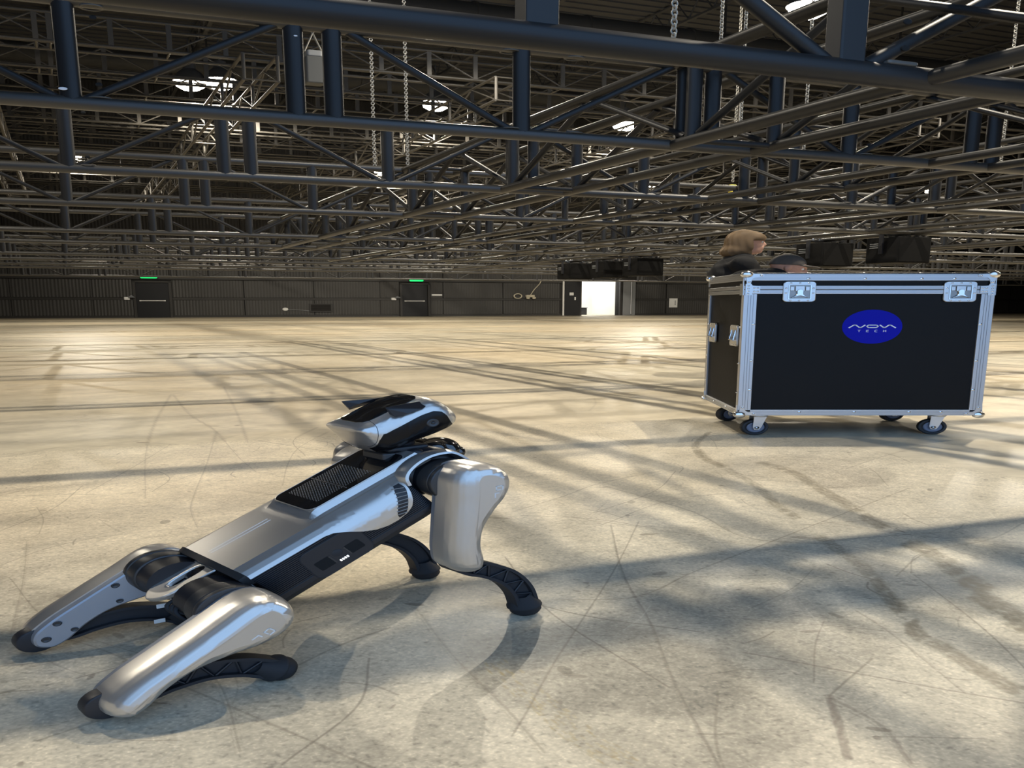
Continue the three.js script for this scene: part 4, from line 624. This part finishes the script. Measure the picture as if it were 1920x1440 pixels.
// ------------------------------------------------------------------ robot dog, its forequarters raised
{
  const F = V(0.775, 0, -0.632).normalize(), R = V(0.632, 0, 0.775).normalize();
  const t = thing('robot_dog', 'silver four-legged robot dog with a black glass back, hindquarters down', 'robot', basis(V(-0.306, 0, -1.354), F, V(0, 1, 0), R));   // own metres: x forward, y up, z its right
  const TH = 34.59 * Math.PI / 180, BODY = new THREE.Matrix4().makeRotationZ(TH).setPosition(0.0275, 0.2775, 0), B = g => g.applyMatrix4(BODY);
  // ---- trunk
  const zSide = y => interp([[-0.03, 0.1085], [-0.01, 0.1115], [0.004, 0.112], [0.016, 0.1105], [0.026, 0.1065], [0.034, 0.0995], [0.04, 0.091], [0.0435, 0.082]], y);
  const edge = s => interp([[-0.15, 0.028], [-0.02, 0.0275], [-0.006, 0.025], [0.01, 0.013], [0.025, -0.003], [0.042, -0.016], [0.06, -0.023], [0.08, -0.024], [0.1, -0.02], [0.114, -0.012], [0.125, 0.002], [0.134, 0.018], [0.142, 0.034], [0.149, 0.042], [0.16, 0.0428]], s);
  {
    const rings = [];
    for (let k = 0; k <= 80; k++) {
      const s = -0.147 + 0.362 * k / 80, h = sstep(-0.014, 0.022, s), e0 = edge(s), tc = lerp(0.047, 0.0615, h);
      const prof = [[0, tc], [0.03, tc], [0.05, lerp(0.0468, 0.0612, h)], [0.057, lerp(0.0467, 0.0605, h)], [0.0615, lerp(0.0466, 0.0555, h)], [0.066, lerp(0.0465, 0.0495, h)], [0.0715, lerp(0.0464, 0.0465, h)], [0.0765, 0.0463]];
      for (let j = 0; j <= 12; j++) { const y = lerp(0.0435, Math.min(e0, 0.043), j / 12); prof.push([zSide(y), y]); }
      prof.push([zSide(e0) - 0.006, e0 - 0.0012]);
      rings.push([...prof.slice().reverse().map(([z, y]) => V(s, y, -z)), ...prof.slice(1).map(([z, y]) => V(s, y, z))]);
    }
    const shell = part(t, 'body_shell', B(loft(rings.map(r => r.slice().reverse()), { crease: 0.35 })), M.silver, null, 'satin silver upper shell');
    for (const z of [-0.0195, -0.0105]) part(t, 'deck_stripe', B(box(-0.136, -0.03, 0.0468, 0.0474, z - 0.0011, z + 0.0011)), M.stripe, shell);
    // side louvres near the shoulders
    for (const s of [-1, 1]) {
      const mid = y => 0.1035 + y * 0.75, hwv = y => 0.0095 * Math.min(1, 0.55 + Math.min(y + 0.019, 0.039 - y) * 60), at = (x, y, o) => V(x, y, s * (zSide(y) + o)), rg = [];
      for (let k = 0; k <= 20; k++) { const y = -0.019 + 0.058 * k / 20; rg.push([...[-1, -0.3, 0.4, 1].map(q => at(mid(y) + q * hwv(y), y, 0.0012)), ...[1, -1].map(q => at(mid(y) + q * hwv(y), y, -0.004))]); }
      const v = part(t, 'side_vent', B(loft(s > 0 ? rg.map(r => r.slice().reverse()) : rg, { crease: 0.6 })), M.blackSatin, shell);
      for (let k = 0; k < 8; k++) { const y = -0.0165 + k * 0.0068, y2 = Math.min(0.038, y + 0.006); part(t, 'vent_slat', B(cyl(at(mid(y) - hwv(y) * 0.8, y2, 0.0012), at(mid(y2) + hwv(y2) * 0.5, y, 0.0012), 0.0011, 5)), M.silverDark, v); }
    }
  }
  { // dark ribbed flanks and belly
    const rings = [], ribs = 16;
    for (const s of [-0.147, -0.146, -0.05, 0.05, 0.12, 0.136, 0.147, 0.1485]) {
      const k = interp([[-0.147, 0.97], [-0.146, 1], [0.12, 1], [0.136, 0.985], [0.147, 0.93], [0.1485, 0.9]], s), prof = [[0.06, 0.0425], [0.088, 0.0405], [0.1025, 0.03]];
      for (let j = 0; j < ribs; j++) { const y = 0.028 - 0.064 * j / ribs; prof.push([0.1045, y], [0.1045, y - 0.0022], [0.1028, y - 0.0026], [0.1028, y - 0.0036]); }
      prof.push([0.1045, -0.037], [0.1035, -0.048], [0.096, -0.062], [0.086, -0.069], [0.04, -0.0695]);
      const P = prof.map(([z, y]) => [z * k, y]);
      rings.push([...P.map(([z, y]) => V(s, y, z)), ...P.slice().reverse().map(([z, y]) => V(s, y, -z))]);
    }
    const belly = part(t, 'belly_shell', B(loft(rings, { crease: 0.4 })), M.blackSatin, null, 'ribbed black lower shell');
    for (const s of [-1, 1]) {
      const o = rrect(-0.083, 0.022, -0.054, 0.018, 0.016).map(([x, y]) => [x + 0.1 * (y + 0.02), y]);
      const pn = part(t, 'battery_panel', B(puff(o, [[s * 0.09, 0], [s * 0.1056, 0], [s * 0.1064, 0.001]])), M.blackSatin, belly);
      part(t, 'panel_seam', B(merge(o.map((p, i) => { const q = o[(i + 1) % o.length]; return cyl(V(p[0], p[1], s * 0.1056), V(q[0], q[1], s * 0.1056), 0.0009, 5); }))), M.blackMatte, pn);
      for (const x of [-0.058, -0.004]) { part(t, 'latch_slot', B(puff(rrect(x - 0.013, x + 0.013, -0.037, -0.013, 0.003), [[s * 0.1, 0], [s * 0.1068, 0]])), M.hole, pn); part(t, 'slot_lip', B(box(x + (x < -0.03 ? 0.012 : -0.0145), x + (x < -0.03 ? 0.0145 : -0.012), -0.036, -0.014, s * 0.1065 - 0.0008, s * 0.1065 + 0.0008)), M.gun, pn); }
      part(t, 'power_button', B(lathe(V(-0.031, -0.018, s * 0.1062), V(0, 0, s), [[0.0085, 0], [0.008, 0.0012], [0, 0.0014]], 20)), M.blackMatte, pn);
      for (let k = 0; k < 4; k++) part(t, 'status_light', B(rbox(-0.039 + k * 0.0042, -0.0362 + k * 0.0042, -0.0395 + (k & 1) * 0.0, -0.0345, s * 0.1062 - 0.001, s * 0.1062 + 0.001, 0.0008)), M.led, pn);
    }
    part(t, 'rear_trim', B(puff([[-0.104, 0.028], [-0.1, 0.038], [-0.078, 0.0455], [0.078, 0.0455], [0.1, 0.038], [0.104, 0.028], [0.1, 0.012], [-0.1, 0.012]], [[-0.001, 0.001], [0.0, 0], [0.012, 0.004]]).rotateY(-Math.PI / 2).translate(-0.147, 0, 0)), M.gun, belly);
  }
  { // black glass on the back with its perforated field
    const glass = part(t, 'glass_panel', B(puff(rrect(0.012, 0.2, -0.056, 0.056, 0.016).map(([x, z]) => [x, -z]).reverse(), [[0.05, 0], [0.0622, 0], [0.063, 0.0012]]).rotateX(-Math.PI / 2)), M.blackGloss, null, 'glossy black glass panel');
    const dotTex = noiseTex(512, (x, y) => { const cx = x * 30 % 1, cy = y * 30 % 1, odd = (Math.floor(y * 30) & 1) ? 0.5 : 0, dx = Math.abs((cx + odd) % 1 - 0.5), dy = Math.abs(cy - 0.5); const v = dx + dy < 0.34 ? 150 : 6; return [v, v * 0.97, v * 0.92]; }, true);
    const field = (s0, s1) => { const g = new THREE.PlaneGeometry(s1 - s0, 0.084).rotateX(-Math.PI / 2).translate((s0 + s1) / 2, 0.0634, 0), uv = g.attributes.uv, p = g.attributes.position; for (let i = 0; i < uv.count; i++) uv.setXY(i, p.getX(i) / 0.13, p.getZ(i) / 0.13); return g; };
    const dm = new THREE.MeshPhysicalMaterial({ map: dotTex, roughness: 0.25, clearcoat: 0.6 });
    for (const [a, b] of [[0.035, 0.084], [0.087, 0.14]]) part(t, 'perforated_field', B(field(a, b)), dm, glass);
    part(t, 'glass_seam', B(box(0.0848, 0.0862, 0.063, 0.0636, -0.05, 0.05)), M.silverDark, glass);
    part(t, 'glass_rim', B(merge((() => { const o = rrect(0.011, 0.2, -0.0575, 0.0575, 0.017); return o.map((p, i) => { const q = o[(i + 1) % o.length]; return cyl(V(p[0], 0.0614, p[1]), V(q[0], 0.0614, q[1]), 0.0011, 5); }); })())), M.silver, glass);
  }
  { // shoulders: black housing, silver fender arches, sensor dome, neck
    const sh = part(t, 'shoulder_housing', B(merge([rbox(0.142, 0.262, -0.045, 0.05, -0.075, 0.075, 0.03, 4), rbox(0.15, 0.235, 0.02, 0.0605, -0.055, 0.055, 0.015, 3)])), M.blackSatin);
    const arcPts = [[0.139, 0.03], [0.146, 0.047], [0.158, 0.057], [0.176, 0.0635], [0.198, 0.0655], [0.22, 0.062], [0.24, 0.052], [0.254, 0.04], [0.263, 0.015], [0.266, -0.012]];
    const crv = new THREE.CatmullRomCurve3(arcPts.map(p => V(p[0], p[1], 0))).getPoints(40);
    for (const s of [-1, 1]) {
      const rings = crv.map((p, i) => { const a = crv[Math.max(0, i - 1)], b = crv[Math.min(40, i + 1)], n = V(-(b.y - a.y), b.x - a.x, 0).normalize(), z1 = lerp(0.104, 0.088, i / 40), z0 = z1 - 0.03;
        return [[z0, -0.004], [z1 - 0.012, 0.001], [z1, -0.003], [z1 + 0.001, -0.008], [z1 - 0.006, -0.008], [z0, -0.01]].map(([z, o]) => V(p.x + n.x * o, p.y + n.y * o, s * z)); });
      part(t, 'fender', B(loft(s > 0 ? rings : rings.map(r => r.slice().reverse()), { crease: 0.7 })), M.silver, sh);
    }
    part(t, 'sensor_dome', [ball(V(0.252, 0.432, 0.0), 0.034, 18), ball(V(0.228, 0.444, 0.022), 0.02, 14), ball(V(0.232, 0.444, -0.022), 0.02, 14), ball(V(0.272, 0.425, 0.012), 0.018, 12)], M.blackGloss, sh);
    part(t, 'chest_housing', B(rbox(0.2, 0.275, -0.05, 0.03, -0.05, 0.05, 0.02, 3)), M.blackGloss, sh);
    const nk = part(t, 'neck', [cyl(V(0.186, 0.415, 0), V(0.176, 0.45, 0), 0.04, 24, 0.034), cyl(V(0.176, 0.45, 0), V(0.172, 0.476, 0), 0.028, 24, 0.031), rbox(0.14, 0.21, 0.448, 0.462, -0.038, 0.038, 0.006)], M.blackSatin);
    part(t, 'neck_bracket', [rbox(0.135, 0.16, 0.425, 0.447, -0.03, 0.03, 0.006), cyl(V(0.2, 0.43, 0.03), V(0.2, 0.43, 0.045), 0.012, 12)], M.gun, nk);
  }
  { // head
    const S = [[0.086, 0.5165, 0.5125, 0.04], [0.0875, 0.519, 0.508, 0.046], [0.093, 0.525, 0.499, 0.0525], [0.101, 0.531, 0.482, 0.056], [0.112, 0.538, 0.464, 0.0585], [0.124, 0.546, 0.451, 0.0605], [0.14, 0.557, 0.4505, 0.0625], [0.16, 0.569, 0.460, 0.0645], [0.18, 0.58, 0.4705, 0.0655], [0.198, 0.5855, 0.477, 0.0655], [0.212, 0.584, 0.4825, 0.064], [0.226, 0.575, 0.4885, 0.0605], [0.24, 0.561, 0.4955, 0.0545], [0.252, 0.545, 0.504, 0.045], [0.259, 0.533, 0.511, 0.034], [0.262, 0.525, 0.517, 0.02]];
    const col = k => S.map(r => [r[0], r[k]]), top = col(1), bot = col(2), hw = col(3);
    const sgn = (v, e) => Math.sign(v) * Math.abs(v) ** e;
    const at = (x, a, off = 0) => { const yt = interp(top, x), yb = interp(bot, x), w = interp(hw, x), mid = yb + (yt - yb) * 0.52, cs = Math.cos(a), sn = Math.sin(a), z = sgn(cs, 0.62) * w * (sn < 0 ? 1 - 0.08 * -sn : 1), y = mid + sgn(sn, 0.72) * (sn > 0 ? yt - mid : mid - yb); const n = V(0, sn, cs); return V(x, y + n.y * off, z + n.z * off); };
    const rings = []; for (let k = 0; k <= 44; k++) { const x = lerp(0.086, 0.262, (1 - Math.cos(Math.PI * k / 44)) / 2); const r = []; for (let j = 0; j < 48; j++) r.push(at(x, j / 48 * Math.PI * 2)); rings.push(r.reverse()); }
    const head = part(t, 'head', loft(rings.map(r => r.slice().reverse()), { crease: 0.5 }), M.silver, null, 'silver wedge-shaped head');
    const patch = (x0, x1, lo, hi, off, nx = 26, na = 12) => { const rg = []; for (let i = 0; i <= nx; i++) { const x = lerp(x0, x1, i / nx), r = []; for (let j = 0; j <= na; j++) r.push(at(x, lerp(lo(x), hi(x), j / na), off)); for (let j = na; j >= 0; j--) r.push(at(x, lerp(lo(x), hi(x), j / na), -0.002)); rg.push(r); } return loft(rg, { crease: 0.6 }); };
    for (const s of [1, -1]) {
      const up = x => interp([[0.113, -0.25], [0.118, 0.02], [0.135, 0.12], [0.17, 0.22], [0.2, 0.26], [0.215, 0.18], [0.23, -0.05], [0.244, -0.45]], x), dn = x => interp([[0.113, -1.2], [0.2, -1.15], [0.225, -1.0], [0.244, -0.5]], x);
      const A = f => s > 0 ? f : x => Math.PI - f(x);
      const vis = part(t, 'side_visor', patch(0.113, 0.244, A(dn), A(up), 0.0012), M.visor, head, 'black side visor with a camera');
      const c = at(0.196, s > 0 ? -0.08 : Math.PI + 0.08, 0.0015);
      part(t, 'camera_lens', [lathe(c, V(0, 0, s), [[0.0105, -0.001], [0.0105, 0.001], [0.008, 0.0018], [0.0075, 0.0006], [0, 0.0002]], 20), ball(c.clone().add(V(0, 0, s * 0.0005)), 0.0035, 10)], M.gun, vis);
      // ear
      const pts = [[0.190, 0.5665, 0.054], [0.182, 0.574, 0.047], [0.165, 0.571, 0.0445], [0.146, 0.5605, 0.0475], [0.136, 0.549, 0.055], [0.14, 0.543, 0.0615], [0.156, 0.5505, 0.0645], [0.176, 0.559, 0.0635], [0.15, 0.5665, 0.057], [0.128, 0.568, 0.0585], [0.13, 0.564, 0.061]].map(p => V(0.158 + (p[0] - 0.158) * 1.2, p[1] + 0.0022, s * (0.054 + (p[2] - 0.054) * 1.15)));
      part(t, 'ear', new ConvexGeometry(pts), M.blackSatin, head);
    }
    const half = x => interp([[0.099, 0.16], [0.102, 0.36], [0.11, 0.46], [0.15, 0.44], [0.18, 0.4], [0.192, 0.3], [0.198, 0.12]], x);
    part(t, 'face_screen', patch(0.099, 0.198, x => Math.PI / 2 - half(x), x => Math.PI / 2 + half(x), 0.0013, 26, 14), M.blackGloss, head, 'glossy black screen on top of the head');
    part(t, 'head_seam', merge(Array.from({ length: 16 }, (_, j) => cyl(at(0.1105, -1.2 + j * 0.17), at(0.1105, -1.2 + (j + 1) * 0.17), 0.0006, 4))), M.blackMatte, head);
  }
  { // rump between the hind legs
    const r = part(t, 'hip_housing', B(merge([rbox(-0.24, -0.146, -0.045, 0.012, -0.06, 0.06, 0.02, 3), rbox(-0.2, -0.14, -0.05, 0.022, -0.085, 0.085, 0.02, 3)])), M.blackGloss);
    const ring = new THREE.Shape(smooth2([[-0.255, -0.004], [-0.24, -0.022], [-0.2, -0.026], [-0.15, -0.026], [-0.15, 0.026], [-0.2, 0.026], [-0.24, 0.022], [-0.255, 0.004]], 48).map(p => new THREE.Vector2(...p)));
    ring.holes.push(new THREE.Path(smooth2([[-0.226, -0.004], [-0.215, -0.012], [-0.165, -0.012], [-0.158, 0], [-0.165, 0.012], [-0.215, 0.012], [-0.226, 0.004]], 32).map(p => new THREE.Vector2(...p))));
    part(t, 'rear_handle', B(new THREE.ExtrudeGeometry(ring, { depth: 0.006, bevelEnabled: true, bevelSize: 0.003, bevelThickness: 0.003, bevelSegments: 3, curveSegments: 8 }).rotateX(-Math.PI / 2).translate(0, 0.016, -0.02)), M.silver, r);
    for (const z of [0.03, 0.045, 0.058]) part(t, 'cable', tube([V(-0.16, 0.165, z * 0.6), V(-0.19, 0.15, z), V(-0.175, 0.125, z + 0.012), V(-0.14, 0.12, z + 0.015)], 0.0035, 6), M.rubber, r);
    for (const [x, y, z] of [[-0.168, 0.11, -0.05], [-0.15, 0.034, -0.118]]) part(t, 'sticker', rbox(x - 0.008, x + 0.008, y - 0.005, y + 0.005, z, z + 0.002, 0.0008), M.white, r, 'small white sticker');
  }
  // ---- legs
  const outline = smooth2([[-0.036, 0.028], [-0.041, -0.04], [-0.045, -0.11], [-0.047, -0.17], [-0.041, -0.203], [-0.02, -0.221], [0.003, -0.213], [0.009, -0.19], [0.004, -0.15], [0.008, -0.11], [0.026, -0.07], [0.047, -0.035], [0.055, 0.002], [0.044, 0.034], [0.014, 0.052], [-0.018, 0.05]], 84);
  const innerLine = outline.map(([x, y]) => [x * 0.93 - 0.001, y * 0.985 - 0.001]);
  const shankC0 = new THREE.CatmullRomCurve3([[0, 0], [0.022, -0.022], [0.05, -0.036], [0.088, -0.064], [0.114, -0.104], [0.126, -0.145]].map(p => V(p[0], p[1], 0))).getPoints(36);
  function leg(nm, s, hip, thighTurn, kneeZ, shankTurn, size, hubX) {
    const shankC = shankC0.map(v => v.clone().multiplyScalar(size));
    const z0 = kneeZ, Rt = new THREE.Matrix4().makeRotationZ(thighTurn).setPosition(hip.x, hip.y, 0), T = g => g.applyMatrix4(Rt), Z = z => s * (z + z0);
    const L = part(t, nm, [cyl(V(hip.x, hip.y, s * 0.045), V(hip.x, hip.y, s * 0.1), 0.046, 28)], M.blackSatin);
    part(t, 'motor_ring', lathe(V(hip.x, hip.y, s * 0.086), V(0, 0, s), [[0.03, 0], [0.047, 0], [0.0495, 0.003], [0.0495, 0.026], [0.047, 0.029], [0.03, 0.029]], 36), M.gun, L);
    part(t, 'motor_ring', lathe(V(hip.x, hip.y, s * 0.115), V(0, 0, s), [[0.03, 0], [0.0485, 0], [0.0505, 0.002], [0.0505, 0.0095], [0.0485, 0.0115], [0.03, 0.0115]], 36), M.gun, L);
    const thigh = part(t, 'thigh_cover', T(puff(outline, [[Z(0.126), 0], [Z(0.148), 0], ...Array.from({ length: 11 }, (_, k) => { const a = (k + 1) / 11 * Math.PI / 2; return [Z(0.148 + 0.043 * Math.sin(a)), 0.0255 * (1 - Math.cos(a))]; })], 0.9)), M.silver, L, 'rounded silver thigh cover');
    const ip = part(t, 'thigh_plate', T(puff(innerLine, [[Z(0.112), 0.004], [Z(0.114), 0.001], [Z(0.125), 0]], 0.6)), M.plate, L, 'flat inner thigh plate with screws');
    for (const [x, y, q] of [[-0.03, -0.06, 0.006], [-0.034, -0.165, 0.006], [0.002, -0.085, 0.005], [-0.004, -0.165, 0.005], [-0.02, -0.2, 0.0065]]) part(t, 'screw', T(lathe(V(x, y, Z(0.112)), V(0, 0, -s), [[q, -0.002], [q, 0.0012], [q * 0.7, 0.0016], [q * 0.55, 0.0004], [0, 0.0004]], 14)), M.gun, ip);
    // emblem on the outer face
    const em = (x0, y0, w, h, th) => [box(x0, x0 + w, y0 + h - th, y0 + h, 0, 0.0006), box(x0, x0 + th, y0, y0 + h, 0, 0.0006), box(x0 + w - th, x0 + w, y0, y0 + h, 0, 0.0006), box(x0, x0 + w * 0.7, y0, y0 + th, 0, 0.0006)];
    part(t, 'emblem', T(merge([...em(0.014, -0.012, 0.013, 0.011, 0.002), box(0.012, 0.014, -0.03, -0.02, 0, 0.0006), box(0.012, 0.02, -0.02, -0.018, 0, 0.0006)]).translate(0, 0, s > 0 ? Z(0.191) - 0.0001 : Z(0.191) - 0.0005)), M.stripe, thigh);
    // shank
    const knee = V(-0.02, -0.197, 0).applyMatrix4(Rt), Rs = new THREE.Matrix4().makeRotationZ(shankTurn).setPosition(knee.x, knee.y, 0), K = g => g.applyMatrix4(Rs), zc = 0.136;
    const nrm = shankC.map((p, i) => { const a = shankC[Math.max(0, i - 1)], b = shankC[Math.min(36, i + 1)]; return V(-(b.y - a.y), b.x - a.x, 0).normalize(); }), hwid = i => lerp(0.0155, 0.0175, i / 36);
    const bar = (o, w, d) => loft(shankC.map((p, i) => [[o * hwid(i) - w, -d], [o * hwid(i) + w, -d], [o * hwid(i) + w, d], [o * hwid(i) - w, d]].map(([q, z]) => V(p.x + nrm[i].x * q, p.y + nrm[i].y * q, Z(zc) + z))), { crease: 0.5 });
    const sk = part(t, 'shank', K(merge([bar(1, 0.0032, 0.0125), bar(-1, 0.0032, 0.0125), loft(shankC.map((p, i) => [[-hwid(i), -0.0035], [hwid(i), -0.0035], [hwid(i), 0.0035], [-hwid(i), 0.0035]].map(([q, z]) => V(p.x + nrm[i].x * q, p.y + nrm[i].y * q, Z(zc) + z))), { crease: 0.5 })])), M.blackMatte, L, 'curved black lower leg with zigzag ribs');
    for (let k = 0; k < 10; k++) { const i = 5 + k * 3, j = Math.min(36, i + 3), sd = k & 1 ? 1 : -1, a = shankC[i].clone().addScaledVector(nrm[i], sd * hwid(i)).setZ(Z(zc) + s * 0.007), b = shankC[j].clone().addScaledVector(nrm[j], -sd * hwid(j)).setZ(Z(zc) + s * 0.007); part(t, 'rib', K(cyl(a, b, 0.0022, 5)), M.blackSatin, sk); }
    part(t, 'knee_hub', [K(lathe(V(hubX, 0.0, Z(zc)), V(0, 0, 1), [[0, -0.013], [0.026, -0.013], [0.0285, -0.009], [0.0285, 0.009], [0.026, 0.013], [0, 0.013]], 28))], M.blackSatin, sk);
    const eI = shankC[36], dr = shankC[36].clone().sub(shankC[33]).normalize();
    part(t, 'foot', K(lathe(V(eI.x, eI.y, Z(zc)).addScaledVector(dr, -0.006), dr, [[0.015, -0.02], [0.019, -0.01], [0.0235, 0.0], [0.027, 0.007], [0.0275, 0.011], [0.026, 0.013], [0.0245, 0.0145], [0.0245, 0.023], [0.02, 0.031], [0.01, 0.0345], [0, 0.0352]], 26)), M.rubber, sk);
    return L;
  }
  const FH = V(0.2, 0.386, 0), HH = V(-0.142, 0.166, 0);
  for (const s of [1, -1]) { leg('front_leg', s, FH, 0, -0.004, -0.036, 1.075, 0.008); leg('hind_leg', s, HH, -46.5 * Math.PI / 180, s > 0 ? 0.008 : 0.004, 43.5 * Math.PI / 180, 1, -0.012); }
}
renderer.render(scene, camera);
